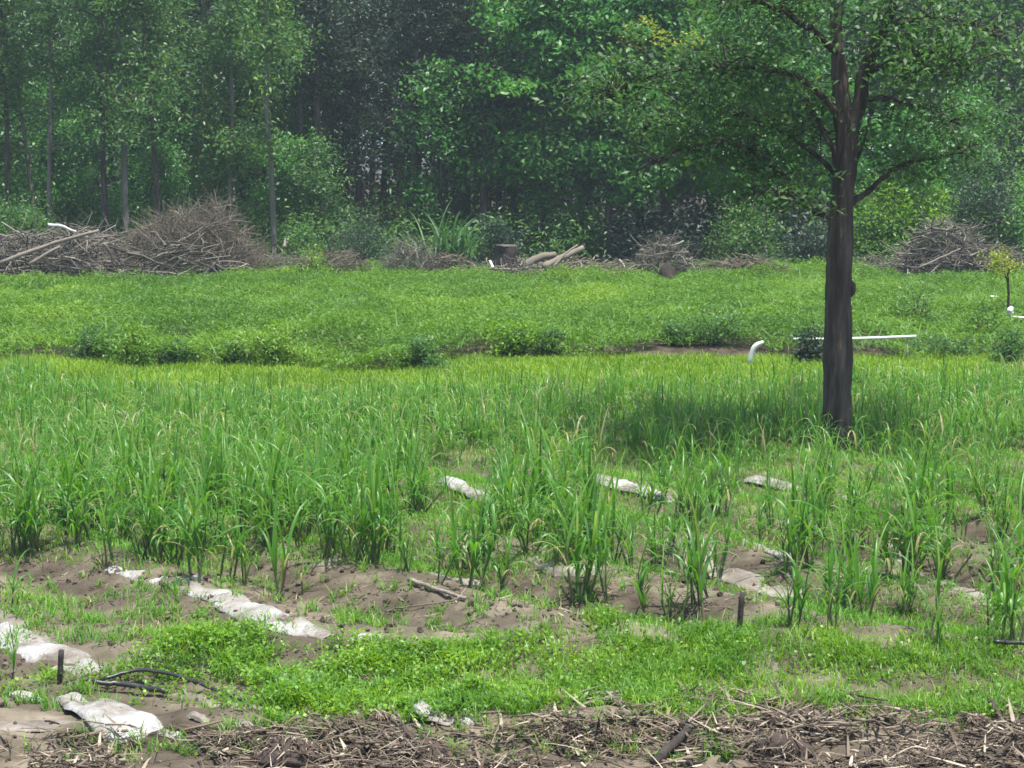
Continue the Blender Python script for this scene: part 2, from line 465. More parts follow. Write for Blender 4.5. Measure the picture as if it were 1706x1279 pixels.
# crown: sprays hung along the limbs and on short side twigs
cents, twP = [], []
for k, cc in limbs.items():
    n = {0: 46, 1: 46, 2: 84, 3: 30, 4: 76, 5: 70, 6: 70, 7: 34, 8: 40, 9: 34, 10: 34, 11: 4, 12: 90, 13: 110, 14: 44, 15: 44, 16: 26}[k]
    t0 = {0: .45, 1: .35, 2: .3, 3: .4, 4: .4, 11: .6}.get(k, .3)
    for j in range(n):
        i = int((t0 + (1 - t0) * rng.random() ** .8) * (len(cc) - 1))
        d = rand_dir(rng, 1)[0]; d[2] = d[2] * .6 + .05
        ln = .25 + .95 * rng.random()
        if k == 3: ln *= .6
        e = cc[i] + d * ln + [0, 0, -.12 * ln]
        if k not in (3, 16) and e[2] < 3.9 + .5 * rng.random(): continue
        if abs(e[0] - np.interp(e[2], c[:, 2], c[:, 0])) < .34 and e[1] < TD and e[2] < 7.6: continue
        twP.append(np.stack([cc[i], cc[i] + d * ln * .55 + [0, 0, .05], e]))
        cents.append(e)
cents = np.array(cents)
nl = 22
C = np.repeat(cents, nl, 0) + rng.normal(size=(len(cents) * nl, 3)) * np.array([.22, .22, .11])
lv = leaves(rng, C - base, .09 + .08 * rng.random(len(C)), .04 + .035 * rng.random(len(C)), .5, .5, np.clip(rng.random(len(C)) * .75 + np.repeat(rng.random(len(cents)) * .4 - .12, nl), 0, 1))
build('crown', [lv], M['tree'], tree)
twP = np.array(twP) - base
build('twigs', [tubes(rng, twP, np.tile([[.012, .009, .005]], (len(twP), 1)), 4)], M['bark'], tree)

# ------------------------------------------------------------------ forest trees
def tree_data(seed, H, r0, z0, spread, nb, per, leaf, droop, leafmat, barkmat, name, lean=.3, shape='slim', limb_up=.5, puff=(.34, .24)):
    """one forest tree: tapered trunk with limbs, and a crown of loose sprays"""
    rng = np.random.default_rng(seed)
    n = 14
    zz = np.linspace(-.3, H, n)
    w = np.cumsum(rng.normal(size=(n, 2)) * .10, 0) * np.linspace(0, 1, n)[:, None]
    le = rng.normal(size=2) * lean
    c = np.stack([w[:, 0] + le[0] * zz / H * 2, w[:, 1] + le[1] * zz / H * 2, zz], -1)
    r = r0 * (1 - .8 * np.linspace(0, 1, n) ** 1.1); r[0] *= 1.35
    parts = [tubes(rng, c[None], r[None], 9, np.array([rng.random()]), rough=.08)]
    bp, br, ce = [], [], []
    for k in range(nb):
        f = rng.random()
        z = z0 + (H - z0) * f
        p0 = np.array([np.interp(z, zz, c[:, 0]), np.interp(z, zz, c[:, 1]), z])
        az = rng.random() * 6.283
        if shape == 'slim': ln = spread * (.35 + .65 * rng.random()) * (1 - .55 * f)
        elif shape == 'cone': ln = spread * (1.05 - .9 * f) * (.6 + .4 * rng.random())
        else: ln = spread * (.4 + .6 * rng.random()) * math.sqrt(max(.08, 1 - (2 * f - .8) ** 2 * .7))
        up = limb_up * rng.random() - .1
        d = np.array([math.cos(az), math.sin(az), up])
        p3 = p0 + d * ln + [0, 0, -droop * ln * .5]
        p1 = p0 + d * ln * .35 + [0, 0, .06 * ln]; p2 = p0 + d * ln * .7 + [0, 0, .03 * ln]
        bp.append([p0, p1, p2, p3]); br.append(np.array([.05, .035, .02, .008]) * min(1.4, .4 + ln * .3) * min(1, r0 / .14))
        m = max(2, int(2 + ln * 2.2))
        for j in range(m):
            t = .3 + .75 * (j + rng.random()) / m
            ce.append(p0 + d * ln * t + [0, 0, -droop * ln * .5 * t * t] + rng.normal(size=3) * .22)
    parts.append(tubes(rng, np.array(bp), np.array(br), 5))
    ce = np.array(ce)
    C = np.repeat(ce, per, 0) + rng.normal(size=(len(ce) * per, 3)) * np.array([puff[0], puff[0], puff[1]])
    ti = np.clip(rng.random(len(C)) * .6 + np.repeat(rng.random(len(ce)) * .5 - .05, per), 0, 1)
    lv = leaves(rng, C, leaf[0] * (.6 + .8 * rng.random(len(C))), leaf[1] * (.6 + .8 * rng.random(len(C))), .5, .3 + droop, ti)
    root = thing(name, 'tree', 'tree')
    build('trunk', parts, barkmat, root)
    build('crown', [lv], leafmat, root)
    return root


used = set()


def place(proto, px, d, rz, sc=1.0, label=None, group=None, tilt=(0, 0), zs=1.0):
    x = (px - CX) / FPX * d
    z = float(ground_z(x, d))
    s = (sc, sc, sc * zs)
    if proto.name not in used:
        used.add(proto.name)
        proto.location = (x, d, z); proto.rotation_euler = (tilt[0], tilt[1], rz); proto.scale = s
        proto['label'] = label
        if group: proto['group'] = group
        return proto
    return dup(proto, (x, d, z), rz, s, label, group, tilt)


slim = [tree_data(100 + k, 15 + k % 3, .12 + .025 * (k % 3), 4.6 + (k % 2), 2.2, 42, 26, (.23, .085), .35, M['slim'], M['bark' if k % 2 else 'pale_bark'], 'slender_tree') for k in range(4)]
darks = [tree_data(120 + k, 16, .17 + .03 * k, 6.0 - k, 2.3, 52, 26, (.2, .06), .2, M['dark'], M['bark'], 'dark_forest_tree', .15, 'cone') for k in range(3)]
broad = [tree_data(140 + k, 11.5, .16, 2.6, 3.0, 66, 36, (.26, .12), .35, M['broad'], M['bark'], 'broadleaf_tree', .2, 'round', .5, (.42, .13)) for k in range(3)]
rng = np.random.default_rng(31)
G1 = 'slender trees of the forest edge'
lab1 = 'slender forest-edge tree with a thin bare trunk and loose drooping sprays behind the brush piles'
first = [  # px, distance, scale, label
    (85, 79, 1.0, 'slender tree with a kinked leaning trunk rising behind the left branch pile'),
    (180, 78, 1.0, 'dark straight-trunked slender tree behind the gap between the branch pile and brown twig heap'),
    (214, 78.5, .95, 'thin dark-stemmed tree, the right one of a close pair behind the left branch pile'),
    (266, 79, 1.1, 'slender tree with a sturdy dark trunk behind the brown twig heap'),
    (385, 80, 1.0, 'thin pale-stemmed tree behind the right shoulder of the brown twig heap'),
    (458, 77.5, 1.1, 'pale grey trunked tall tree just right of the brown twig heap'),
]
for i, (px, d, s, lb) in enumerate(first):
    place(slim[i % 4] if i != 5 else slim[0], px, d, rng.random() * 6.28, s, lb, G1, (0, (rng.random() - .5) * .05))
for px in list(range(-140, 500, 58)):
    place(slim[rng.integers(4)], px + rng.normal() * 14, 81 + rng.random() * 8, rng.random() * 6.28, .9 + .3 * rng.random(), lab1, G1, ((rng.random() - .5) * .05, (rng.random() - .5) * .08))
for px in list(range(-120, 560, 66)):
    place(slim[rng.integers(4)], px + rng.normal() * 16, 90 + rng.random() * 9, rng.random() * 6.28, 1 + .3 * rng.random(), lab1, G1)
G2 = 'dark trees of the shadowy forest gap'
lab2 = 'dark-leaved straight forest tree in the shadowy gap between slender trees and broadleaf thicket'
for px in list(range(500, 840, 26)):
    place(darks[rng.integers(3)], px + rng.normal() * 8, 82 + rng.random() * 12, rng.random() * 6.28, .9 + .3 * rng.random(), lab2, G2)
G3 = 'broadleaf trees of the thicket'
lab3 = 'leafy green broadleaf tree in the dense thicket left of the lone field tree'
for i, (px, d, s) in enumerate([(905, 82, 1.25), (1010, 81, 1.1), (1110, 83, 1.2), (1230, 82, 1.05), (1330, 84, 1.15), (960, 87, 1.4), (1070, 88, 1.4), (1180, 88, 1.35), (1290, 89, 1.35), (860, 88, 1.35)]):
    lb = lab3
    if i == 0: lb = 'bright broadleaf tree at the edge of the thicket, overhanging the dark forest gap'
    place(broad[i % 3], px, d, rng.random() * 6.28, s, lb, G3)
G4 = 'pale slender trees at the far right of the forest'
lab4 = 'hazy pale green slender forest tree behind the bushes right of the lone field tree'
for px in list(range(1380, 1860, 48)):
    place(slim[rng.integers(4)], px + rng.normal() * 12, 88 + rng.random() * 9, rng.random() * 6.28, 1.0 + .3 * rng.random(), lab4, G4)
under = [tree_data(160 + k, 5.2 + k, .06, .3, 1.9, 40, 26, (.2, .085), .35, M['slim' if k == 1 else 'broad'], M['bark'], 'understory_tree', .3, 'round', .9) for k in range(3)]
G5 = 'young understory trees between the forest trunks'
lab5 = 'bushy young understory tree filling the space between forest trunks'
for px in list(range(-60, 1800, 44)):
    if 520 < px < 800 and rng.random() < .7: continue
    if 990 < px < 1400: continue
    place(under[rng.integers(3)], px + rng.normal() * 14, 80.5 + rng.random() * 11, rng.random() * 6.28, .75 + .6 * rng.random(), lab5, G5)
for o in [o for o in scene.collection.objects if o.name.startswith('broadleaf_tree') and abs(o.location.y - 83) < .01]:
    rr_ = np.random.default_rng(8)
    ce = np.concatenate([np.array([at_depth(px_, py_, 78.8)]) for px_, py_ in [(1045, 62), (1060, 50), (1078, 38), (1085, 52), (1100, 60), (1110, 70), (1130, 74), (1150, 62), (1165, 66), (1120, 92), (1060, 74)]])
    C = np.repeat(ce, 40, 0) + rr_.normal(size=(len(ce) * 40, 3)) * [.24, .3, .16]
    yb = build('young_leaves', [leaves(rr_, C, .2, .1, .9, .2)], M['yellow'], o)
    yb.matrix_parent_inverse = o.matrix_basis.inverted()
    o['label'] = 'broadleaf thicket tree with a flush of bright yellow young leaves near its top'
    tag(yb, 'bright yellow-green young leaves')
# everything farther in: one mass of trunks and leaves
n = 150
bxs = np.stack([rng.uniform(-34, 34, n), rng.uniform(98, 122, n), np.zeros(n)], -1)
tz = np.linspace(-.3, 17, 8)
Pt = bxs[:, None] + np.stack([np.zeros(8), np.zeros(8), tz], -1)[None] + np.cumsum(rng.normal(size=(n, 8, 3)) * [.15, .15, 0], 1)
wt = tubes(rng, Pt, np.linspace(.16, .06, 8)[None] * (.7 + .7 * rng.random((n, 1))), 6)
tag(build('distant_trunks', [wt], M['bark']), 'mass of dark trunks deep inside the forest', 'forest', kind='stuff')
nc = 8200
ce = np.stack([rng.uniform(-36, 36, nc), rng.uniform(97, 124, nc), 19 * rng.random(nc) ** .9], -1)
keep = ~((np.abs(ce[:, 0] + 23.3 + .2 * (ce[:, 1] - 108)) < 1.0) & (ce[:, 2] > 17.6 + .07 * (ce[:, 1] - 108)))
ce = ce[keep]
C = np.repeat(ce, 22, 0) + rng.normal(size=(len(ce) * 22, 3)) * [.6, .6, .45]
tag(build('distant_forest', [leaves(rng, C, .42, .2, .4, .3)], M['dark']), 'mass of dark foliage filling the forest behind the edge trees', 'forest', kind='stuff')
# forest floor growth
nc = 3600
ce = np.stack([rng.uniform(-27, 27, nc), rng.uniform(77, 97, nc), np.zeros(nc)], -1)
ce[:, 2] = ground_z(ce[:, 0], ce[:, 1]) + .3 + 2.3 * rng.random(nc) ** 1.6 * (.3 + fbm(ce[:, 0] * .35, ce[:, 1] * .35, 44))
C = np.repeat(ce, 26, 0) + rng.normal(size=(len(ce) * 26, 3)) * [.4, .4, .25]
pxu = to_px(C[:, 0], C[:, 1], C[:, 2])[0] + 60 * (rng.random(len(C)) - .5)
du = (pxu > 990) & (pxu < 1400)  # leaves here get a dark colour standing in for the thicket's shade
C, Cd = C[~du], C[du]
tag(build('painted_shade_undergrowth', [leaves(rng, Cd, .2 + .1 * rng.random(len(Cd)), .08, .5, .3)], M['dark']), 'low undergrowth below the broadleaf thicket, shade put into its dark leaf colour', 'undergrowth', kind='stuff')
tag(build('undergrowth', [leaves(rng, C, .2 + .1 * rng.random(len(C)), .08, .5, .3)], M['slim']), 'tangled green undergrowth along the forest floor', 'undergrowth', kind='stuff')

# ------------------------------------------------------------------ bushes at the forest foot
def bush(seed, px, pyb, wpx, hpx, d, label, mat, leaf=(.16, .07), name='bush', per=30, dens=1.0):
    rng = np.random.default_rng(seed)
    s = d / FPX
    x = (px - CX) * s
    w, h = wpx * s / 2, hpx * s
    z = float(ground_z(x, d))
    root = thing(name, label, 'bush', (x, d, z))
    n = int(60 * dens * max(1, w * h / 2))
    u = rand_dir(rng, n); u[:, 2] = np.abs(u[:, 2])
    rr = rng.random(n) ** .45 * (.72 + .45 * fbm(u[:, 0] * 2 + seed, u[:, 1] * 2 + u[:, 2] * 3, seed))
    ce = u * rr[:, None] * [w, w * .8, h] + [0, 0, .1]
    C = np.repeat(ce, per, 0) + rng.normal(size=(n * per, 3)) * np.array([.2, .2, .15]) * min(1.4, max(.35, h / 2))
    build('foliage', [leaves(rng, C, leaf[0] * (.7 + .6 * rng.random(len(C))), leaf[1] * (.7 + .6 * rng.random(len(C))), .5, .3,
          np.clip(rng.random(len(C)) * .6 + np.repeat(rng.random(n) * .5, per), 0, 1))], mat, root)
    m = 14
    tips = ce[rng.integers(n, size=m)]
    b0 = rng.normal(size=(m, 3)) * [.12, .12, 0] + [0, 0, -.1]
    Pp = np.stack([b0, b0 * .5 + tips * .5 + [0, 0, .1 * h], tips], 1)
    build('stem', [tubes(rng, Pp, np.tile([[.03, .02, .008]], (m, 1)) * min(1, h / 2), 5)], M['bark'], root)
    return root


bush(1, 600, 440, 120, 115, 75.5, 'rounded feathery blue-green bush left of the blade-leaved clump', M['dark'], (.12, .03), per=44, dens=1.6)
bush(2, 25, 400, 150, 150, 77, 'broad green bush behind the left end of the branch pile', M['slim'])
bush(3, 500, 430, 90, 85, 77, 'low leafy bush beside the pale grey trunk right of the twig heap', M['slim'])
bush(4, 830, 440, 110, 95, 77, 'dark leafy bush behind the black stump', M['dark'])
bush(5, 1505, 430, 220, 175, 80, 'large yellow-green bush right of the lone tree trunk, sunlight put into its leaf colour', M['cover'], (.18, .09))  # brighter leaf material stands in for sun on this bush
bush(6, 1640, 420, 150, 205, 79, 'dark green tall bush above the right branch pile', M['dark'])
bush(7, 1725, 430, 130, 150, 78, 'leafy green bush cut by the right edge of the photo', M['broad'])
bush(8, 1530, 330, 90, 60, 76.5, 'small bush in front of the large yellow-green bush, sunlight put into its yellow leaf colour', M['yellow'], (.1, .04))  # yellow leaf material imitates sunlight on the foliage
bush(9, 1240, 440, 140, 130, 78, 'grey-green bush under the lone tree left branch', M['slim'])
bush(10, 1350, 440, 90, 90, 77, 'dark low bush just left of the lone tree trunk at the forest foot', M['dark'])

# clump of sword leaves
root = thing('sword_leaf_plant', 'clump of long arching blade leaves in front of the dark forest gap', 'plant', ((755 - CX) / FPX * 74.5, 74.5, .2))
rng = np.random.default_rng(77)
n = 90
az = rng.random(n) * 6.28; B = np.stack([rng.normal(size=n) * .45, rng.normal(size=n) * .3, rng.random(n) * .5], -1)
build('leaves', [blades(rng, B, az, 1.6 + 1.6 * rng.random(n), .06 + .07 * rng.random(n), .05 + .45 * rng.random(n), .9 + 1.7 * rng.random(n), 7)], M['slim'], root)

# ------------------------------------------------------------------ brush piles and dead wood at the field's far edge
BD = 72.0


def heap(seed, name, label, px, wpx, top, mat, n, rad, d=BD, arch=.4, fan=0.0, length=1.6, base_py=458):
    rng = np.random.default_rng(seed)
    s = d / FPX
    x0 = (px - CX) * s
    w = wpx * s / 2
    z = float(ground_z(x0, d))
    h = at_depth(px, top, d)[2] - z
    root = thing(name, label, 'brush pile', (x0, d, z))
    u = rng.uniform(-1, 1, n); vv = rng.uniform(-1, 1, n)
    prof = np.clip(1 - np.abs(u) ** 2.4, 0, 1) * (.62 + .7 * fbm(u * 2.5 + seed, vv + 3, seed))
    prof *= np.sqrt(np.clip(1 - vv ** 2, 0, 1))
    hz = h * prof * rng.random(n) ** .6
    c0 = np.stack([u * w, vv * w * .45, hz], -1)
    d0 = rand_dir(rng, n); d0[:, 2] *= .35
    if fan > 0:
        out = np.stack([u * w, vv * w * .4, np.full(n, h * .5)], -1); out /= np.linalg.norm(out, axis=1, keepdims=True)
        d0 = d0 * (1 - fan) + out * fan
    d0 /= np.linalg.norm(d0, axis=1, keepdims=True)
    L = length * (.4 + .9 * rng.random(n))
    K = 6; t = np.linspace(-.5, .5, K)
    bend = rand_dir(rng, n) * arch
    Pp = c0[:, None] + d0[:, None] * (L[:, None] * t)[..., None] + bend[:, None] * ((t ** 2) * L[:, None])[..., None] + rng.normal(size=(n, K, 3)) * .025
    Pp[..., 2] = np.maximum(Pp[..., 2], .02)
    R = rad * (.3 + 1.1 * rng.random(n) ** 2 + 1.6 * (rng.random(n) < .03))[:, None] * np.linspace(1, .4, K)[None]
    build('branches', [tubes(rng, Pp, R, 4)], mat, root)
    return root


heap(1, 'branch_pile', 'long pile of tangled grey dead branches at the left edge of the photo', 80, 400, 364, M['twig'], 2300, .026, length=2.0)
heap(2, 'twig_heap', 'tall bushy reddish-brown heap of fine twigs left of the pale grey trunk', 318, 270, 338, M['rust'], 6000, .012, fan=.38, arch=.9, length=1.5)
heap(20, 'branch_pile', 'tangle of pale bare sticks along the foot of the reddish twig heap', 300, 260, 398, M['twig'], 420, .026, d=70.6, length=1.9)
heap(3, 'twig_heap', 'low brownish mound of dry twigs just right of the reddish twig heap', 545, 170, 412, M['rust'], 1100, .012, length=1.0)
heap(4, 'twig_heap', 'dry pale grass and twig heap below the blade-leaved clump', 685, 110, 396, M['twig'], 900, .012, fan=.4, length=1.0)
heap(5, 'twig_heap', 'rusty heap of broken sticks left of the black stump', 755, 90, 420, M['rust'], 500, .018, length=.8)
heap(6, 'twig_heap', 'curly pale heap of vine stems behind the small dark stump', 1105, 110, 392, M['twig'], 600, .014, arch=1.1, length=1.3)
heap(7, 'branch_pile', 'grey dome of tangled dead branches right of the lone tree', 1575, 190, 372, M['twig'], 1700, .020, arch=.7, length=1.6)
heap(8, 'twig_heap', 'low spread of dry sticks between small dark stump and lone tree', 1240, 190, 424, M['rust'], 800, .018, length=.9)
heap(9, 'twig_heap', 'low pale strip of dry brush just right of the lone tree trunk', 1450, 130, 426, M['twig'], 500, .014, length=.8)
heap(10, 'twig_heap', 'scattered broken sticks around the slanting pale log', 950, 230, 424, M['wood'], 520, .026, length=.8)
heap(12, 'twig_heap', 'low tangle of grey sticks right in front of the black stump', 850, 130, 434, M['twig'], 420, .02, d=69.3, length=.9)
heap(13, 'twig_heap', 'low tangle of pale sticks under the slanting pale log', 1010, 150, 432, M['wood'], 300, .02, d=70.8, length=.9)
heap(14, 'twig_heap', 'long low spread of greyish dry brush right of the reddish twig heap', 470, 150, 418, M['twig'], 700, .014, length=1.1)
heap(15, 'twig_heap', 'broken line of pale wood splinters between the blade-leaved clump and the curly vine heap', 880, 420, 433, M['wood'], 700, .017, d=71.5, length=.7)
heap(11, 'branch_pile', 'dark grey brush behind the bare sapling at the right edge', 1680, 120, 404, M['twig'], 500, .018, length=1.3)


def log(name, label, cat, pts, r0, r1, mat, d=70.0, S=9, rough=.12, n=10, wob=.01, seed=0, sub=None, z_on=False):
    rng = np.random.default_rng(seed + 500)
    p = np.array([at_depth(a, b, d + (k * .25)) for k, (a, b) in enumerate(pts)])
    o = p[0].copy()
    c = spline(p - o, n) if len(p) > 2 else np.linspace(p[0] - o, p[1] - o, n)
    c[1:-1] += rng.normal(size=(n - 2, 3)) * wob
    ob = build(name, [tubes(rng, c[None], np.linspace(r0, r1, n)[None], S, np.array([.6]), cap=True, rough=rough)], mat)
    ob.location = o
    return tag(ob, label, cat)


log('log', 'long pale pole leaning up across the left branch pile', 'log', [(-5, 440), (80, 408), (165, 384)], .085, .06, M['wood'], 69.5, seed=1)
log('log', 'short pale stick lying below the long leaning pole', 'log', [(48, 440), (85, 418), (100, 410)], .06, .045, M['wood'], 69.2, seed=2)
log('branch', 'white curved branch lying on the crest of the left branch pile', 'branch', [(80, 374), (104, 377), (127, 386)], .06, .045, M['pipe'], 70.2, seed=3)
log('branch', 'crooked pale branch drooping at the left of the reddish twig heap', 'branch', [(172, 405), (184, 420), (186, 432), (194, 446)], .05, .035, M['wood'], 69.0, seed=4)
log('branch', 'upright pale splinter standing right of the reddish twig heap', 'branch', [(474, 412), (475, 397)], .07, .03, M['wood'], 70.5, seed=5)
log('log', 'thick pale log slanting up right of the black stump', 'log', [(905, 446), (940, 428), (972, 412)], .15, .10, M['wood'], 69.8, seed=6)
log('log', 'reddish-brown broken log lying against the black stump', 'log', [(868, 446), (900, 428), (925, 424)], .17, .12, M['rust'], 70.1, seed=7)
log('branch', 'short pale branch crossing the slanting log', 'branch', [(920, 446), (945, 420), (962, 408)], .05, .03, M['wood'], 69.4, seed=8)
log('branch', 'pale sliver of wood in front of the black stump', 'branch', [(816, 447), (850, 449), (880, 446)], .06, .04, M['wood'], 68.9, seed=9)
log('branch', 'leaning white blade of wood left of the black stump', 'branch', [(822, 447), (816, 434)], .06, .04, M['pipe'], 69.2, seed=10)
log('branch', 'bare pale stick angled against the right branch dome', 'branch', [(1530, 446), (1570, 428), (1600, 414)], .04, .025, M['wood'], 69.7, seed=11)


def stump(label, px, d, wpx, top, seed):
    rng = np.random.default_rng(seed)
    s = d / FPX; x = (px - CX) * s; z = float(ground_z(x, d)); h = at_depth(px, top, d)[2] - z
    root = thing('tree_stump', label, 'stump', (x, d, z))
    n = 9; zz = np.linspace(-.1, h, n); r = wpx * s / 2 * np.interp(zz / h, [-.1, .15, .5, .8, 1], [1.35, 1.1, 1, .95, .93] if seed == 3 else [1.2, 1.15, 1.0, .7, .12])
    build('body', [tubes(rng, np.stack([zz * .03, zz * 0, zz], -1)[None], r[None], 16, np.array([.3]), rough=.4)], M['stump'], root)
    R = r[-1]
    if seed == 4: return
    build('cut_face', [tubes(rng, np.array([[[h * .03, 0, h - .01], [h * .03, 0, h + .03], [h * .03, 0, h + .04]]]), np.array([[R * .97, R * .93, .01]]), 14, np.array([.3]), rough=.3)], M['twig'], root)


stump('broad black upright stump with a pale cut top at the field edge', 840, 70.5, 40, 409, 3)
stump('small squat dark stump in front of the curly vine heap', 1110, 69, 32, 437, 4)

# sapling at the right edge
root = thing('sapling', 'small yellow-leaved sapling on a thin forked bare stem at the right edge', 'tree')
rng = np.random.default_rng(5)
SD = 55.0
b = at_depth(1679, 540, SD); b[2] = float(ground_z(b[0], b[1])); root.location = b
q = lambda x, y, k=0.: at_depth(x, y, SD + k) - b
pp = []
for pts, r0, r1 in [([np.array([0, 0, -.1]), q(1680, 505), q(1680, 475), q(1679, 455)], .045, .03), ([q(1680, 472), q(1674, 455), q(1671, 443)], .03, .012), ([q(1679, 456), q(1686, 446), q(1694, 446)], .03, .012), ([q(1679, 458), q(1682, 440), q(1684, 428)], .02, .01)]:
    pp.append(limb(rng, pts, r0, r1, 9, 6, 1, .004)[0])
build('trunk', pp, M['bark'], root)
ce = np.array([q(1671 + rng.normal() * 14, 440 + rng.normal() * 9, rng.normal() * .3) for _ in range(34)])
C = np.repeat(ce, 20, 0) + rng.normal(size=(len(ce) * 20, 3)) * .09
build('crown', [leaves(rng, C, .1, .045, .4, .4)], M['yellow'], root)

# ------------------------------------------------------------------ the weedy bank
rng = np.random.default_rng(55)


def weed_h(x, y):
    h = .05 + .78 * fbm(x * .5, y * .3, 61) + .85 * (fbm(x * 1.1, y * .8, 63) - .42)
    px, py = to_px(x, y)
    h = h * (1 - .6 * smooth(1480, 1560, px) * (1 - smooth(50, 56, y)))
    return np.clip(h, .06, 1.2)


def front_y(x):
    return 43.2 + 7.5 * (fbm(x * .26, x * 0, 71) - .35) + 1.2 * smooth(3, 7, x)


n = 520000
x = rng.uniform(-22, 22, n); y = 42.5 + 33.7 * rng.random(n) ** 1.15
ok = (y > front_y(x) + .9 * (noise(x * 2, y * 2, 5) - .5)) & (np.abs(x) < y * .285 + .8)
x, y = x[ok], y[ok]
px_, py_ = to_px(x, y)
hole = np.zeros(len(x), bool)
for (hx, hy, hw, hh) in [(165, 592, 50, 10), (1440, 600, 60, 22), (1560, 603, 90, 16), (1300, 600, 40, 9)]:
    hole |= ((px_ - hx) / hw) ** 2 + ((py_ - hy) / hh) ** 2 < (.15 + .75 * noise(x * 2.5, y * 2.5, 8))
ok = ~hole | (rng.random(len(x)) < .06)
x, y = x[ok], y[ok]
hh = weed_h(x, y)
C = np.stack([x, y, ground_z(x, y) + hh * rng.random(len(x)) ** .45], -1)
wl = leaves(rng, C, .06 + .12 * rng.random(len(x)), .022 + .028 * rng.random(len(x)), .6, .1, np.clip(.25 + .4 * rng.random(len(x)) + .8 * (fbm(x * .35, y * .25, 91) - .5), 0, 1))
n = 60000
x = rng.uniform(-22, 22, n); y = 43 + 33 * rng.random(n)
ok = (y > front_y(x)) & (np.abs(x) < y * .285 + .8)
x, y = x[ok], y[ok]; n = len(x); hh = weed_h(x, y)
wb = blades(rng, np.stack([x, y, ground_z(x, y) + hh * .5], -1), rng.random(n) * 6.28, .3 + .5 * rng.random(n), .022 + .02 * rng.random(n), .5 + .7 * rng.random(n), 1.2 + 1.2 * rng.random(n), 3, 1.4, np.clip(.2 + .4 * rng.random(n) + .7 * (fbm(x * .35, y * .25, 91) - .5), 0, 1))
tag(build('weeds', [wl, wb], M['weed']), 'rolling mass of creeping green weeds covering the bank', 'weeds', kind='stuff')

for k, (px, d, w, h, lb, m) in enumerate([
    (222, 45.0, 75, 52, 'bushy olive shrub at the foot of the weed bank, below the dark hollow', 'weed'),
    (455, 45.6, 80, 48, 'spreading olive shrub at the foot of the weed bank, right of the bushy one', 'weed'),
    (850, 47.0, 100, 50, 'bright yellow-green broad-leaved weed on the bank edge', 'cover'),
    (1195, 47.5, 120, 50, 'grey-green shrub on the bank left of the white bent sheet', 'slim'),
    (1355, 44.6, 60, 46, 'dark green clump touching the left side of the lone trunk', 'dark'),
    (1520, 52.0, 120, 52, 'dark leafy shrub behind the right end of the white pipe', 'slim'),
    (1650, 48.5, 130, 46, 'sprawling green shrub on the bank at the right edge', 'weed'),
    (1690, 44.5, 70, 42, 'small dark shrub at the foot of the bank by the right edge', 'slim'),
    (700, 46.6, 90, 34, 'low dark tuft on the bank edge left of the bright weed', 'slim'),
    (160, 45.9, 110, 34, 'dark foliage added as the shade of the hollow under the bank edge at left', 'tree'),  # dark tufts under the bank edge imitate the shade of its hollows
    (290, 45.9, 70, 28, 'small dark tuft added as shade under the bank edge between two olive shrubs', 'tree'),
    (388, 46.0, 60, 28, 'dark tuft added as shade under the bank edge just left of the spreading olive shrub', 'tree'),
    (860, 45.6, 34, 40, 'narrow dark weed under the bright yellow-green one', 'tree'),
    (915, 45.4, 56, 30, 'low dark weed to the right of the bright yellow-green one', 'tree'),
    (1130, 46.2, 70, 26, 'dark tuft added as shade under the bank edge left of the grey-green shrub', 'tree'),
    (1590, 46.0, 160, 28, 'long dark growth added as shade under the bank edge at right', 'tree'),
    (520, 71, 60, 36, 'small leafy weed poking up in front of the low twig mound', 'cover'),
]):
    if d < 47.7 and px < 1300:
        d = float(front_y((px - CX) / FPX * 45.5)) + (.15 if m != 'tree' else .45)
    bush(40 + k, px, 0, w, h * (1.55 if d < 60 else 2.0), d, lb, M[m], (.10, .045), 'shrub', 18, 1.1)

# pipe, bent sheet, white things on the bank
def gz(px, d):
    x = (px - CX) / FPX * d
    return np.array([x, d, float(ground_z(x, d))])


rng = np.random.default_rng(3)
a, b2 = at_depth(1322, 565, 45.0), at_depth(1526, 560, 45.3)
c = np.linspace(a - a, b2 - a, 12); c[:, 2] -= .02 * np.sin(np.linspace(0, np.pi, 12))
root = thing('pipe', 'long straight white pipe propped level on the bank behind the lone trunk', 'pipe', a)
build('tube', [tubes(rng, c[None], np.full((1, 12), .036), 12, cap=True)], M['pipe'], root)
for fpos in (.06, .93):
    pz = c[0] * (1 - fpos) + c[-1] * fpos
    gz_ = float(ground_z(a[0] + pz[0], a[1] + pz[1])) - a[2] - .1
    build('prop_stick', [tubes(rng, np.array([[[pz[0], pz[1], gz_], [pz[0] + .01, pz[1] + .02, pz[2] - .03]]]), np.array([[.025, .02]]), 6, cap=True)], M['wood'], root)


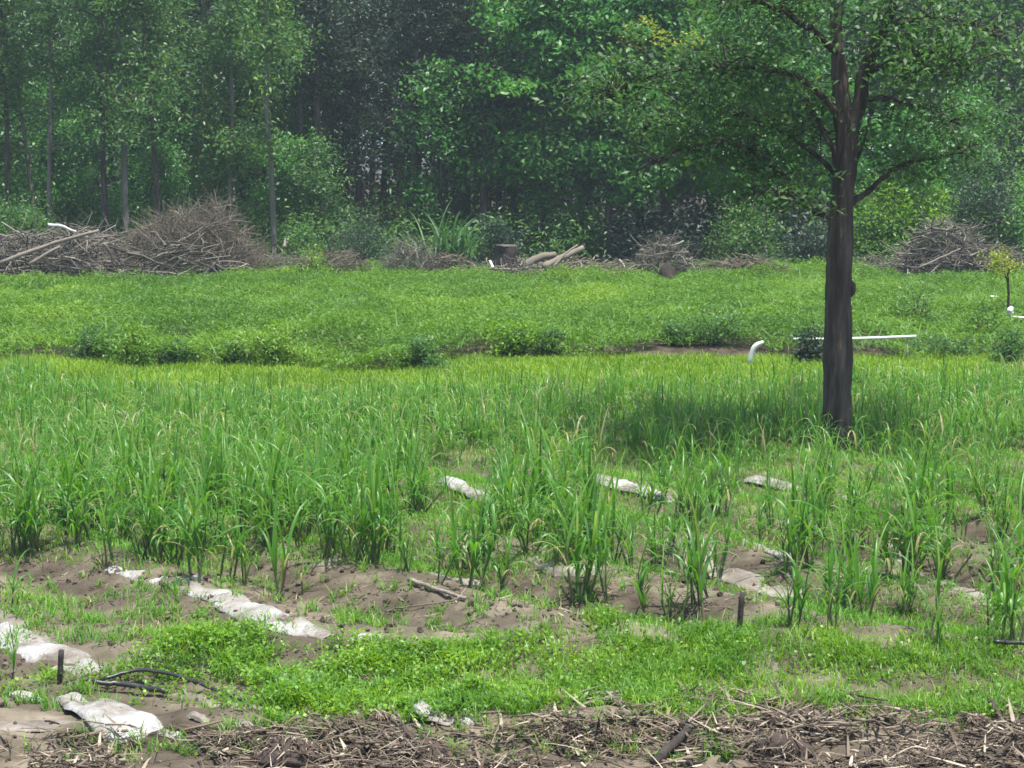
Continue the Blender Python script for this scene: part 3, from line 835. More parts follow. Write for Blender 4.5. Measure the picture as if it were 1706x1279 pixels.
def film(name, label, cat, pts, widths, mat, lift=.01, crumple=.04, seed=0, sag=0.0, dip=.035, px_space=True, z_list=None, group=None):
    """crumpled plastic sheet laid along a line of ground points; edges dip into the soil"""
    rng = np.random.default_rng(seed + 900)
    g = np.array([surf_xy(a, b) for a, b in pts])
    n = max(10, int(np.linalg.norm(np.diff(g, axis=0), axis=1).sum() / .05))
    c = spline(np.hstack([g, np.zeros((len(g), 1))]), n)[:, :2]
    T = np.gradient(c, axis=0); T /= np.linalg.norm(T, axis=1, keepdims=True)
    S = np.stack([-T[:, 1], T[:, 0]], -1)
    t = np.linspace(0, 1, n)
    w = np.interp(t, np.linspace(0, 1, len(widths)), widths)
    m = 13; u = np.linspace(-1, 1, m)
    jag = 1 + .6 * (fbm(t * n * .09, t * 0 + seed, seed) - .5)
    XY = c[:, None] + S[:, None] * (u[None, :, None] * (w * jag)[:, None, None] * .5)
    XY = XY + rng.normal(size=XY.shape) * .004
    xx, yy = XY[..., 0], XY[..., 1]
    zg = ground_z(xx, yy)
    for _ in range(10):
        zg = (zg + np.vstack([zg[:1], zg[:-1]]) + np.vstack([zg[1:], zg[-1:]]) + np.hstack([zg[:, :1], zg[:, :-1]]) + np.hstack([zg[:, 1:], zg[:, -1:]])) / 5
    z = zg + .016 + lift * .3
    tt = (t * n * .05)[:, None]
    z = z + .022 * (np.abs(noise(u[None] * 3.2 + .8 * noise(tt * 2, u[None] * 0, seed), tt * .8, seed + 7) - .5) * 2) - .05 * smooth(.56, .75, fbm(xx * 2.6, yy * 2.6, seed + 9)) + crumple * .42 * (fbm(xx * 7, yy * 7, seed) + .6 * np.abs(fbm(xx * 15, yy * 15, seed + 4) - .5) * 2 - .7) - dip * np.abs(u)[None] ** 8
    endt = np.minimum(t, 1 - t) * n
    z = z - (dip * np.clip(1 - endt / 3, 0, 1))[:, None]
    if z_list is not None: z = z + np.interp(t, np.linspace(0, 1, len(z_list)), z_list)[:, None] * (1 - .3 * np.abs(u))[None]
    o = np.array([c[0, 0], c[0, 1], float(ground_z(*c[0]))])
    Vt = np.stack([xx, yy, z], -1).reshape(-1, 3) - o
    Vb = Vt - [0, 0, .004]
    ii = np.arange(n * m).reshape(n, m)
    q = np.stack([ii[:-1, :-1], ii[1:, :-1], ii[1:, 1:], ii[:-1, 1:]], -1).reshape(-1, 4)
    rim = np.concatenate([ii[0, :], ii[1:, -1], ii[-1, -2::-1], ii[-2:0:-1, 0]])
    rq = np.stack([rim, np.roll(rim, -1), np.roll(rim, -1) + n * m, rim + n * m], -1)
    ob = build(name, [(np.vstack([Vt, Vb]), np.vstack([q, q[:, ::-1] + n * m, rq]), np.full(2 * n * m, .5))], mat)
    ob.location = o
    return tag(ob, label, cat, group)


FG = 'strips of plastic mulch film on the planting ridges'
F = 'plastic_film'
film(F, 'long white film strip running down the bare ridge left of the thin leaning cane', 'plastic film', [(180, 952), (260, 962), (340, 985), (400, 1010), (470, 1036), (548, 1060)], [.16, .34, .42, .36, .42, .2], M['film'], .035, .06, 1, group=FG)
film(F, 'white film strip behind the short black stake, running off the left edge', 'plastic film', [(-60, 1032), (20, 1068), (90, 1092), (160, 1122)], [.5, .5, .55, .3], M['film'], .04, .08, 2, group=FG)
film(F, 'soiled tan film covering the ridge top at the far left edge', 'plastic film', [(-60, 1010), (30, 1052), (90, 1078)], [.4, .4, .2], M['dirty_film'], .03, .05, 3, group=FG)
film(F, 'crumpled tapering white sheet pulled loose in the left foreground trash', 'plastic sheet', [(106, 1160), (150, 1182), (195, 1208), (238, 1232)], [.14, .4, .55, .55], M['film'], .10, .05, 4, z_list=[.0, .05, .05, .0])
film(F, 'flat soiled film strip half buried at the bottom left edge', 'plastic film', [(-60, 1212), (60, 1212), (150, 1210), (210, 1216)], [.22, .25, .2, .1], M['dirty_film'], .02, .04, 5)
film(F, 'dull grey film strip leading to the foreground trash right of the crumpled sheet', 'plastic film', [(270, 1152), (340, 1166), (410, 1182), (475, 1196)], [.1, .16, .22, .2], M['dirty_film'], .03, .04, 6)
film(F, 'small white scrap of sheet at the end of the dull grey strip', 'plastic scrap', [(385, 1206), (405, 1212), (425, 1216)], [.1, .16, .1], M['film'], .05, .06, 7)
film(F, 'white film scrap showing in the cane left of the two far film patches', 'plastic film', [(735, 808), (775, 820), (815, 838)], [.2, .34, .26], M['film'], .06, .08, 8, z_list=[.1, .1, .05], group=FG)
film(F, 'largest bright white film patch in the middle of the cane', 'plastic film', [(985, 803), (1030, 814), (1075, 824), (1120, 838)], [.16, .36, .38, .16], M['film'], .06, .08, 9, z_list=[.05, .07, .06, .02], group=FG)
film(F, 'white film patch in the cane just left of the lone trunk base', 'plastic film', [(1240, 804), (1288, 811), (1332, 821)], [.14, .28, .14], M['film'], .06, .08, 10, z_list=[.05, .06, .02], group=FG)
film(F, 'tiny white film scrap in the grass right of the lone trunk base', 'plastic film', [(1395, 828), (1435, 836)], [.2, .2], M['film'], .10, .08, 11, group=FG)
film(F, 'soiled film strip on the ridge behind the single tall cane stalk', 'plastic film', [(1136, 918), (1170, 946), (1230, 964), (1290, 972), (1345, 980)], [.2, .4, .36, .3, .25], M['dirty_film'], .04, .05, 12, group=FG)
film(F, 'narrow pale film strip above the soiled ridge strip', 'plastic film', [(1185, 888), (1230, 900), (1270, 915), (1310, 930)], [.1, .14, .14, .1], M['film'], .06, .06, 13, group=FG)
film(F, 'pale film strip buried in the bare ridge at the right', 'plastic film', [(1470, 905), (1520, 935), (1570, 975), (1640, 1005)], [.2, .36, .36, .2], M['dirty_film'], .03, .04, 14, group=FG)
film(F, 'thin broken line of pale film at the back of the bright ground cover', 'plastic film', [(578, 1068), (620, 1072), (665, 1080)], [.06, .1, .06], M['film'], .06, .06, 15)
film(F, 'torn white sheet standing up from the centre foreground trash', 'plastic scrap', [(700, 1196), (715, 1200), (755, 1206)], [.14, .22, .16], M['film'], .08, .14, 16, z_list=[.14, .08, .02])
film(F, 'flat white scrap right of the torn standing sheet', 'plastic scrap', [(765, 1202), (795, 1206)], [.1, .1], M['film'], .08, .06, 17)
film(F, 'curled pale scrap at the edge of the ground cover, left of the fallen pale leaves', 'plastic scrap', [(868, 1158), (885, 1168), (898, 1176)], [.06, .1, .06], M['film'], .09, .08, 18)
film(F, 'soiled film between cane stems in the middle of the bare ridge', 'plastic film', [(880, 935), (940, 955), (1000, 965)], [.15, .3, .2], M['dirty_film'], .03, .05, 19, group=FG)
film(F, 'tan film edge under the cane clumps left of centre', 'plastic film', [(690, 950), (740, 962), (800, 970)], [.12, .25, .2], M['dirty_film'], .03, .05, 20, group=FG)

for k, (px_, py_, w_, lb) in enumerate([
    (330, 1196, 34, 'small grey-white plastic scrap beside the dull grey strip in the left corner'),
    (285, 1226, 44, 'torn plastic scrap on the soil right of the crumpled white sheet'),
    (655, 1198, 30, 'pale plastic scrap between the scorched clump and the torn standing sheet'),
    (40, 1162, 60, 'soiled plastic scrap at the left edge below the black stake'),
    (1045, 1190, 30, 'pale scrap of film lying right of the fallen pale leaves')]):
    film('plastic_scrap', lb, 'plastic scrap', [(px_ - w_ / 2, py_ - 4), (px_, py_), (px_ + w_ / 2, py_ + 7)], [.06, .12, .08], M['film' if k % 2 else 'dirty_film'], .06, .09, 40 + k)

# bent white sheet and white litter on the bank (standing up on the ground)
def band(name, label, cat, pts, wpx, d, mat, seed=0):
    rng = np.random.default_rng(seed)
    p = np.array([at_depth(a, b, d) for a, b in pts]); o = p[0].copy()
    c = spline(p - o, 12)
    ob = build(name, [tubes(rng, c[None], np.interp(np.linspace(0, 1, 12), np.linspace(0, 1, len(wpx)), wpx)[None] * d / FPX / 2, 8, cap=True, rough=.3)], mat)
    ob.location = o
    return tag(ob, label, cat)


band('bent_tube', 'bent white tube arching out of the weeds left of the lone trunk', 'tube', [(1249, 604), (1252, 590), (1258, 577), (1272, 569)], [8, 9, 10, 6], 44.0, M['pipe'])
band('white_jug', 'small pale bag slumped beside the sapling stem', 'bag', [(1684, 524), (1683, 517), (1687, 511)], [11, 13, 6], 52.5, M['pipe'])
band('flat_litter', 'white strip of litter lying under the slumped bag by the right edge', 'litter', [(1684, 527), (1700, 529), (1720, 530)], [3, 5, 4], 52.0, M['pipe'])
band('flat_litter', 'tiny white scrap lying on the weeds left of the sapling', 'litter', [(1650, 494), (1661, 494)], [3.5, 3], 56.5, M['pipe'])

# ------------------------------------------------------------------ stakes, hoses, sticks near the camera
def ground_pt(px, py):
    x, y = surf_xy(px, py); return np.array([float(x), float(y), float(ground_z(x, y))])


def stick(name, label, cat, pts, r0, r1, mat, lifts, seed=0, n=12, wob=.004, S=8, rough=.1, sq=False):
    rng = np.random.default_rng(seed + 70)
    p = np.array([ground_pt(a, b) + [0, 0, l] for (a, b), l in zip(pts, lifts)]); o = p[0].copy()
    c = spline(p - o, n) if len(p) > 2 else np.linspace(p[0] - o, p[1] - o, n)
    c[1:-1] += rng.normal(size=(n - 2, 3)) * wob
    ob = build(name, [tubes(rng, c[None], np.linspace(r0, r1, n)[None], S, np.array([.65]), cap=True, rough=rough)], mat)
    ob.location = o
    return tag(ob, label, cat)


def stake(label, px, py, hpx, rpx, lean, mat, seed, name='stake', cat='stake'):
    rng = np.random.default_rng(seed)
    b = ground_pt(px, py); s = b[1] / FPX
    c = np.linspace([0, 0, -.15], [lean * s, 0, hpx * s], 8)
    ob = build(name, [tubes(rng, c[None], np.full((1, 8), rpx * s), 6, np.array([.5]), cap=True, rough=.12)], mat)
    ob.location = b
    return tag(ob, label, cat)


stake('short black stake standing in front of the left white film', 97, 1138, 58, 5, 7, M['stake'], 1)
stake('dark stub of a stake among the cane at right centre', 1228, 1062, 80, 5, 8, M['stake'], 2)
stick('hose', 'black hose lying in from the right edge above the trash', 'hose', [(1656, 1106), (1700, 1105), (1780, 1103)], .022, .022, M['black'], [.16, .16, .15], 1)
stick('hose', 'long dark curved hose arching over the grass in the left foreground', 'hose', [(170, 1146), (230, 1140), (300, 1150), (370, 1172), (408, 1176)], .018, .02, M['black'], [.08, .12, .13, .11, .05], 2, 24)
stick('hose', 'flat dark hose end with a pale edge below the long curved hose', 'hose', [(155, 1150), (210, 1156), (278, 1158)], .022, .03, M['black'], [.08, .09, .06], 3, 16)
stick('stick', 'pale broken pole lying on the bare ridge', 'stick', [(682, 975), (722, 996), (775, 1020)], .03, .022, M['wood'], [.05, .04, .03], 4)
stick('stick', 'small pale forked twig by the broken pole', 'stick', [(752, 1014), (765, 1004), (776, 992)], .012, .008, M['wood'], [.02, .05, .08], 5)
stick('stick', 'thin straw stem lying flat left of the pale broken pole', 'stick', [(655, 1012), (700, 1014), (745, 1012)], .010, .008, M['straw'], [.03, .03, .03], 6)
stick('stick', 'dark wet-looking blade lying at bottom right', 'stick', [(1650, 1190), (1670, 1215), (1690, 1232)], .03, .02, M['stake'], [.12, .07, .02], 7)
stick('stick', 'long pale stalk lying across the right foreground trash', 'stick', [(1420, 1215), (1460, 1205), (1492, 1198)], .016, .012, M['straw'], [.06, .06, .07], 8)
stick('stick', 'thick dark broken branch pointing up in the centre right trash', 'stick', [(1090, 1275), (1130, 1252), (1152, 1232)], .045, .03, M['stump'], [.02, .08, .12], 9)
stick('stick', 'long bent pale twig left of the dark broken branch', 'stick', [(1055, 1215), (1075, 1240), (1110, 1252)], .012, .010, M['straw'], [.06, .05, .06], 10)

root = thing('fallen_leaves', 'cluster of pale fallen cane leaves at the lower edge of the ground cover right of centre', 'leaves', ground_pt(998, 1176))
rng = np.random.default_rng(15)
n = 26
Bf = np.stack([rng.normal(size=n) * .13, rng.normal(size=n) * .10, .07 + .06 * rng.random(n)], -1)
lie = 1.25 + .4 * rng.random(n)
build('blades', [blades(rng, Bf, rng.random(n) * 6.28, .14 + .18 * rng.random(n), .02 + .018 * rng.random(n), lie, lie + .4 * rng.random(n), 5, 1.2, np.clip(.7 + .3 * rng.random(n), 0, 1), .2, .8)], M['dirty_film'], root)

# dark clods and uprooted stumps in the trash
def clod(label, px, py, wpx, hpx, seed, name='root_clod'):
    rng = np.random.default_rng(seed)
    b = ground_pt(px, py); s = b[1] / FPX
    w, h = wpx * s / 2, hpx * s
    K, S = 15, 24
    ph = np.linspace(-.5 * np.pi, .5 * np.pi, K); a = np.linspace(0, 6.283, S, endpoint=False)
    A, Ph = np.meshgrid(a, ph)
    d = np.stack([np.cos(Ph) * np.cos(A), np.cos(Ph) * np.sin(A), np.sin(Ph)], -1)
    nz = .55 + .5 * fbm(np.cos(A) * 1.6 + seed, np.sin(Ph) * 2 + np.sin(A) * 1.6, seed) + .45 * fbm(np.cos(A) * 5 + seed, np.sin(Ph) * 5 + np.sin(A) * 5, seed + 3)
    nz[0] = nz[0, 0]; nz[-1] = nz[-1, 0]
    V = d * nz[..., None] * [w, w * .7, h * .5] + [0, 0, h * .12]
    ii = np.arange(K * S).reshape(K, S); nx = np.roll(ii, -1, 1)
    q = np.stack([ii[:-1], nx[:-1], nx[1:], ii[1:]], -1).reshape(-1, 4)
    root = thing(name, label, 'clod', b)
    build('earth', [(V.reshape(-1, 3), q, np.full(K * S, .4))], M['clod'], root)
    n = 150
    st = rand_dir(rng, n); st[:, 2] = np.abs(st[:, 2])
    p0 = st * [w * .9, w * .6, h * .5] + [0, 0, h * .15]
    dr = st * .3 + rand_dir(rng, n) * [.8, .8, .4]
    L = .05 + .22 * rng.random(n) ** 1.5
    Pp = np.stack([p0 - dr * L[:, None] * .4, p0 + [0, 0, .02], p0 + dr * L[:, None] * .6 + [0, 0, -.04]], 1)
    build('roots', [tubes(rng, Pp, np.tile([[.007, .006, .003]], (n, 1)) * (.5 + rng.random((n, 1))), 4)], M['straw'], root)


clod('dark root clod with pale stubble in the right foreground trash', 1305, 1262, 95, 70, 1)
clod('dark hollowed clump of roots at the bottom centre', 705, 1268, 85, 55, 2)
clod('mat of dark dead roots left of bottom centre', 480, 1262, 110, 50, 3)
clod('dark torn clod at the right edge of the foreground trash', 1700, 1262, 60, 60, 4)
clod('small dark clod sitting in the bright ground cover', 612, 1142, 42, 24, 5)
clod('smaller dark lump in the ground cover, left of the dark clod', 545, 1118, 46, 20, 6)
clod('dark clod between the pale twig and dark broken branch', 1015, 1240, 70, 30, 7)
clod('dark scorched clump near the white torn sheet', 632, 1206, 40, 30, 8)
clod('small dark clod in the right corner grass', 1625, 1208, 36, 24, 9)

# ------------------------------------------------------------------ sugarcane
def clump_parts(seed, h=1.1, stalks=4, lv=6, spread=.10, arch=1.0, w=.030):
    """one cane stool: a few stalks, each with long arching leaves"""
    rng = np.random.default_rng(seed)
    B, az, L, W, t0, t1, ti = [], [], [], [], [], [], []
    sp, sr = [], []
    for s in range(stalks):
        a = rng.random() * 6.28; r = spread * rng.random() ** .5
        b = np.array([math.cos(a) * r, math.sin(a) * r, -.04])
        hs = h * (.32 + .22 * rng.random())
        ln = rng.normal(size=2) * .07
        tip = b + [ln[0] * 1.2 + b[0] * .5, ln[1] * 1.2 + b[1] * .5, hs]
        sp.append([b, b * .5 + tip * .5 + [.005, 0, 0], tip]); sr.append([.014, .012, .009])
        la = rng.random() * 6.28
        for k in range(lv):
            f = (k + .5) / lv
            z = .3 + .7 * f
            p = b * (1 - z) + tip * z
            B.append(p); la += math.pi + rng.normal() * .5; az.append(la)
            inner = f > .68
            L.append(h * (.55 + .36 * rng.random()) * (1.0 if inner else .72))
            W.append(w * (.7 + .5 * rng.random()))
            t0.append((.06 if inner else .22) + .2 * rng.random())
            t1.append((.3 + .8 * rng.random() if inner and rng.random() < .5 else 1.6 + 1.45 * rng.random()) * arch)
            ti.append((.85 if inner else .6) * rng.random() + .12 + (.6 if (k == 0 and rng.random() < .6) else 0))
    B = np.array(B)
    lf = blades(rng, B, np.array(az), np.array(L), np.array(W), np.array(t0), np.array(t1), 8, 1.7, np.clip(np.array(ti), 0, 1), .35, .55)
    st = tubes(rng, np.array(sp), np.array(sr), 5)
    return lf, st


def clump_thing(seed, **kw):
    lf, st = clump_parts(seed, **kw)
    root = thing('sugarcane_plant', 'cane', 'sugarcane')
    build('leaves', [lf], M['cane'], root)
    build('stalks', [st], M['stalk'], root)
    return root


CG = 'young sugarcane plants of the field'
protos = [clump_thing(200 + k, stalks=2 + k % 4, lv=5 + k % 3, arch=.95 + .3 * ((k * 7) % 5) / 4, w=.024 + .006 * (k % 3)) for k in range(12)]
thin = [clump_thing(230, stalks=1, lv=5, spread=.01, w=.034, arch=.8), clump_thing(231, stalks=1, lv=4, spread=.01, w=.03, arch=1.1), clump_thing(232, stalks=2, lv=6, spread=.03, w=.036, arch=.6)]
rngc = np.random.default_rng(404)


def put_cane(proto, x, y, hm, rz, label, tilt=(0, 0)):
    z = float(ground_z(x, y))
    s = hm / 1.0
    if proto.name not in used:
        used.add(proto.name)
        proto.location = (x, y, z); proto.rotation_euler = (tilt[0], tilt[1], rz); proto.scale = (s, s, s)
        proto['label'] = label; proto['group'] = CG
        return proto
    return dup(proto, (x, y, z), rz, (s, s, s), label, CG, tilt)


special = [  # base pixel, leaf height in pixels, prototype, label
    (330, 968, 178, protos[5], 'tall full cane plant at the head of the long white film strip'),
    (378, 968, 160, protos[1], 'upright cane plant right of the tallest one above the white film strip'),
    (180, 948, 140, protos[9], 'wide drooping cane plant at the upper end of the long white film strip'),
    (466, 1000, 175, thin[2], 'yellow-striped upright cane standing alone beside the long white film strip'),
    (505, 990, 120, thin[1], 'thin dark leaning cane stem on the bare ridge left of the broken pole'),
    (412, 975, 120, protos[6], 'shorter cane plant above the middle of the long white film strip'),
    (548, 925, 160, protos[7], 'dense upright cane plant behind the thin leaning stem'),
    (585, 932, 150, protos[3], 'dense cane plant right of the upright one behind the bare ridge'),
    (785, 980, 185, protos[2], 'bushy cane plant just above the broken pole on the bare ridge'),
    (828, 985, 150, protos[10], 'cane plant with dark stalks right of the bushy one above the broken pole'),
    (735, 972, 120, protos[4], 'short splayed cane plant above the upper end of the broken pole'),
    (962, 1000, 205, protos[11], 'tall broad cane plant, biggest in the middle of the field front'),
    (1000, 1005, 160, protos[0], 'leaning cane plant at the right side of the biggest middle plant'),
    (1092, 1035, 170, protos[8], 'stout cane clump at the edge of the grass left of the single tall stalk'),
    (1122, 1030, 120, protos[3], 'low cane clump touching the single tall stalk'),
    (1175, 1038, 195, thin[0], 'single tall cane stalk with a bare dark stem on the bare patch'),
    (1318, 1045, 150, protos[5], 'cane plant in the grass at the end of the soiled ridge strip'),
    (1385, 1052, 165, protos[6], 'narrow upright cane plant between the ridge strip and broad-leaved cane'),
    (1442, 1040, 150, thin[2], 'cane with one broad yellowish folded leaf right of the ridge strip'),
    (1546, 1062, 165, thin[0], 'single upright cane blade on the bare patch at right'),
    (1562, 1078, 110, protos[9], 'low arching cane with pale leaves below the single upright blade'),
    (1682, 1085, 185, protos[7], 'tall cane plant at the right edge above the black hose'),
    (1650, 1062, 140, protos[2], 'medium cane plant left of the tall right-edge one'),
    (1478, 968, 130, protos[1], 'cane plant on the back edge of the right bare patch'),
    (20, 1015, 120, thin[1], 'yellowing thin cane at the left edge beside the tan film'),
    (22, 1130, 90, thin[2], 'upright cane shoots at the left edge beside the black stake'),
    (935, 1180, 120, thin[1], 'thin pale-tipped cane shoot in the ground cover at centre'),
]
pos = []
for px, py, hpx, pr_, lb in special:
    x, y = surf_xy(px, py); x, y = float(x), float(y)
    put_cane(pr_, x, y, hpx * y / FPX * .98, rngc.random() * 6.28, lb, ((rngc.random() - .5) * .12, (rngc.random() - .5) * .12))
    pos.append((x, y))
pos = np.array(pos)
# the rest of the field, nearest first
n = 10000
x = rngc.uniform(-12, 12, n); y = rngc.uniform(20.3, 41.5, n)
px, py = to_px(x, y, ground_z(x, y))
front = np.interp(px, [-80, 150, 300, 520, 700, 850, 1000, 1100, 1250, 1706], [935, 938, 950, 930, 960, 975, 990, 1000, 1030, 1062])
back = np.interp(px, [-80, 60, 120, 400, 800, 1200, 1350, 1706], [630, 632, 664, 674, 668, 655, 646, 640]) + 14 * (noise(x * 1.2, y, 3) - .5)
dens = np.where(py < 780, 1.0, np.interp(px, [0, 500, 700, 950, 1100], [.66, .64, .58, .52, .40]))
dens = np.where((px > 930) & (py > 760) & (py < 850), .30, dens)
dens = np.where((px > 980) & (py > 850), .36, dens)
dens = np.where((px > 560) & (px < 900) & (py > 900), .4, dens)
for fx0, fx1, fy in [(725, 825, 812), (735, 815, 800), (975, 1125, 815), (1225, 1345, 808)]:
    dens = np.where((px > fx0) & (px < fx1) & (py > fy - 26) & (py < fy + 105), dens * .22, dens)
dens *= np.where(bare_at(x, y), .35, 1)
rowp = np.cos(2 * np.pi * (0.78 * x + 0.62 * y - 8.7) / 1.05)
dens *= .55 + .45 * (rowp > -.1)
ok = (py < front) & (py > back) & (np.abs(x) < y * .272 + .5) & (rngc.random(n) < dens * .62)
ok &= (np.hypot(x - bx, y - by) > .5)
x, y = x[ok], y[ok]
mind = np.array([np.min(np.hypot(pos[:, 0] - a, pos[:, 1] - b)) for a, b in zip(x, y)])
x, y = x[mind > .22], y[mind > .22]
order = np.argsort(y)
x, y = x[order], y[order]
NIND = 300 - len(special)
labc = 'young green sugarcane plant with arching leaves in the crowded front rows of the field'
for a, b in zip(x[:NIND], y[:NIND]):
    hm = (.66 + .55 * rngc.random()) * (1.0 - .15 * smooth(26, 34, b))
    put_cane(protos[rngc.integers(12)], a, b, float(hm), rngc.random() * 6.28, labc, ((rngc.random() - .5) * .2, (rngc.random() - .5) * .2))
far = [clump_parts(300 + k, h=1.0, stalks=2 + k % 3, lv=5, spread=.16, arch=1.1, w=.032) for k in range(8)]
parts = []
for a, b in zip(x[NIND:], y[NIND:]):
    lf, st = far[rngc.integers(8)]
    an = rngc.random() * 6.28; s = (.55 + .42 * rngc.random()) * (1 - .15 * smooth(30, 37, b))
    ca, sa = math.cos(an) * s, math.sin(an) * s
    Rm = np.array([[ca, sa, 0], [-sa, ca, 0], [0, 0, s]])
    o = np.array([a, b, float(ground_z(a, b))])
    parts.append((lf[0] @ Rm + o, lf[1], np.clip(lf[2] + rngc.normal() * .08, 0, 1)))
print('cane stools', len(x), 'far', len(parts))
tag(build('sugarcane_rows', parts, M['cane']), 'dense far rows of young green sugarcane', 'sugarcane', kind='stuff')

# ------------------------------------------------------------------ ground cover and grass
rng = np.random.default_rng(88)
# bright leafy balk in front
n = 270000
x = rng.uniform(-6.2, 6.2, n); y = rng.uniform(15.3, 21.0, n)
px, py = to_px(x, y, ground_z(x, y) + .06)
topl = np.interp(px, [-60, 180, 270, 330, 420, 560, 700, 850, 1000, 1150, 1300, 1706], [1120, 1110, 1060, 1040, 1032, 1062, 1072, 1058, 1035, 1040, 1048, 1052])
botl = np.interp(px, [-60, 120, 250, 450, 700, 900, 1150, 1450, 1706], [1150, 1150, 1175, 1200, 1200, 1195, 1185, 1190, 1175])
wob = 26 * (fbm(x * 2.4, y * 2.4, 12) - .5)
wob = wob + 90 * (fbm(x * 1.3, y * 1.3, 62) - .5) + 30 * (noise(x * 9, y * 9, 63) - .5)
d = smooth(0, 16, py - topl - wob * .5) * smooth(-6, 46, botl + 8 + wob - py)
d *= np.clip(.12 + 2.0 * (fbm(x * 1.5, y * 1.5, 41) - .27), .04, 1) * np.interp(px, [0, 250, 320, 1100, 1350, 1706], [.35, .7, 1, 1, .55, .4])
d *= np.where((px < 440) & (py > 1132), .22, 1)
ok = (rng.random(n) < d) & (np.abs(x) < y * .272 + .3)
x, y = x[ok], y[ok]; n = len(x)
lush = np.interp(to_px(x, y)[0], [200, 320, 1000, 1300], [.6, 1.1, .9, .55]) * np.clip(.1 + 1.6 * (fbm(x * 2.6, y * 2.6, 33) - .1), .1, 1.5)
C = np.stack([x, y, ground_z(x, y) + .02 + .20 * lush * rng.random(n) ** .7], -1)
cv = leaves(rng, C, .035 + .04 * rng.random(n), .022 + .024 * rng.random(n), .7, .1)
gr = np.interp(to_px(x, y)[0], [300, 900, 1300], [0, .25, .75]) + .5 * (fbm(x * .8, y * .8, 71) - .5) > rng.random(n)
cv = leaves(rng, C[~gr], .03 + .035 * rng.random((~gr).sum()), .02 + .022 * rng.random((~gr).sum()), .7, .1)
k = (rng.random(n) < .3) | gr
cb = blades(rng, C[k] * [1, 1, 0] + np.stack([0 * x[k], 0 * x[k], ground_z(x[k], y[k])], -1), rng.random(k.sum()) * 6.28, (.10 + .17 * rng.random(k.sum())) * (.5 + lush[k]), .006 + .007 * rng.random(k.sum()), .1 + .5 * rng.random(k.sum()), .5 + 1.5 * rng.random(k.sum()), 4)
tag(build('ground_cover', [cv, cb], M['cover']), 'bright green leafy ground cover on the balk in front of the cane', 'ground cover', kind='stuff')
# grass between the cane, and the mown-looking strip behind it
n = 440000
x = rng.uniform(-13, 13, n); y = 18.5 + 27.5 * rng.random(n)
px, py = to_px(x, y)
d = np.where(y < 22.2, .45, 1.2) * np.clip(.40 + 1.7 * (fbm(x * .8, y * .8, 14) - .25), 0, 1)
d = np.where(y > 36.5, .95, np.where(y > 29, d * .55, d))
d = np.where((px > 930) & (py > 740) & (py < 900), np.maximum(d, .9), d)
d = np.where((px > 1230) & (py > 975) & (py < 1075), 1.0, d)
lg = ((px < 300) & (py > 985) & (py < 1105)) | ((px > 560) & (px < 640) & (py > 1000)) | ((px < 470) & (py > 1128) & (py < 1236))
d *= np.where(bare_at(x, y), .05, 1) * np.where(py > 1085, 0, 1)
d = np.where(lg, .9 * (fbm(x * 2, y * 2, 4) > .47), d)
fyy = front_y(x)
d *= np.where(y > fyy + 1.6, 0, 1)
ok = (rng.random(n) < d) & (np.abs(x) < y * .272 + .5)
x, y = x[ok], y[ok]; n = len(x)
hb = (.08 + .13 * rng.random(n)) * (.6 + .8 * fbm(x * 1.3, y * 1.3, 19)) * np.where(y > 37.5, 1.2, .9)
wb_ = (.007 + .008 * rng.random(n)) * np.where(y > 34, 1.9, 1.15)
far_ = y > 39.8 + 1.5 * (fbm(x * .4, y * .4, 77) - .5)


def grass_of(k):
    m_ = int(k.sum())
    return blades(rng, np.stack([x[k], y[k], ground_z(x[k], y[k]) - .01], -1), rng.random(m_) * 6.28, hb[k], wb_[k], .1 + .5 * rng.random(m_), .4 + 1.6 * rng.random(m_), 3)


tag(build('lime_grass', [grass_of(far_)], M['lime']), 'strip of bright lime grass at the foot of the weed bank', 'grass', kind='stuff')
tag(build('grass', [grass_of(~far_)], M['grass']), 'short green grass growing between the cane rows', 'grass', kind='stuff')
# sparse weeds on the bare ridges and in the trash
n = 3000
x = rng.uniform(-6.5, 6.5, n); y = rng.uniform(15.2, 24, n)
ok = (bare_at(x, y) | ((y < 17) & (rng.random(n) < .35))) & ((y < 17.4) | (rng.random(n) < .42)) & (fbm(x * 1.1, y * 1.1, 99) > .44) & (np.abs(x) < y * .275)
x, y = x[ok], y[ok]; m = len(x); rep = 14
xx = np.repeat(x, rep) + rng.normal(size=m * rep) * .03; yy = np.repeat(y, rep) + rng.normal(size=m * rep) * .03
nb = len(xx)
tb = blades(rng, np.stack([xx, yy, ground_z(xx, yy) - .01], -1), rng.random(nb) * 6.28, .06 + .16 * rng.random(nb), .007 + .007 * rng.random(nb), .1 + .6 * rng.random(nb), .5 + 1.6 * rng.random(nb), 4)
tag(build('weed_tufts', [tb], M['grass']), 'scattered small green weeds on bare soil', 'weeds', kind='stuff')

# ------------------------------------------------------------------ dry trash in the foreground and on the ridges
rng = np.random.default_rng(91)
n = 26000
x = rng.uniform(-5.2, 5.2, n); y = 14.6 + 3.0 * rng.random(n)
px, py = to_px(x, y, ground_z(x, y) + .03)
line = -14 + np.interp(px, [-60, 150, 300, 450, 700, 1000, 1200, 1450, 1706], [1226, 1232, 1236, 1218, 1206, 1200, 1178, 1186, 1178]) + 36 * (fbm(x * 2.6, y * 2.6, 2) - .5)
dn = smooth(-6, 24, py - line) * np.clip(2.6 * (fbm(x * 1.7, y * 2.4, 52) - .33), .04, 1)
ok = rng.random(n) < dn
x, y = x[ok], y[ok]; n = len(x)
zl = .16 * rng.random(n) * (.2 + 2.2 * np.clip(fbm(x * 1.9, y * 1.9, 52) - .3, 0, 1))
B = np.stack([x, y, ground_z(x, y) + zl + .008], -1)
lie = 1.15 + .5 * rng.random(n)
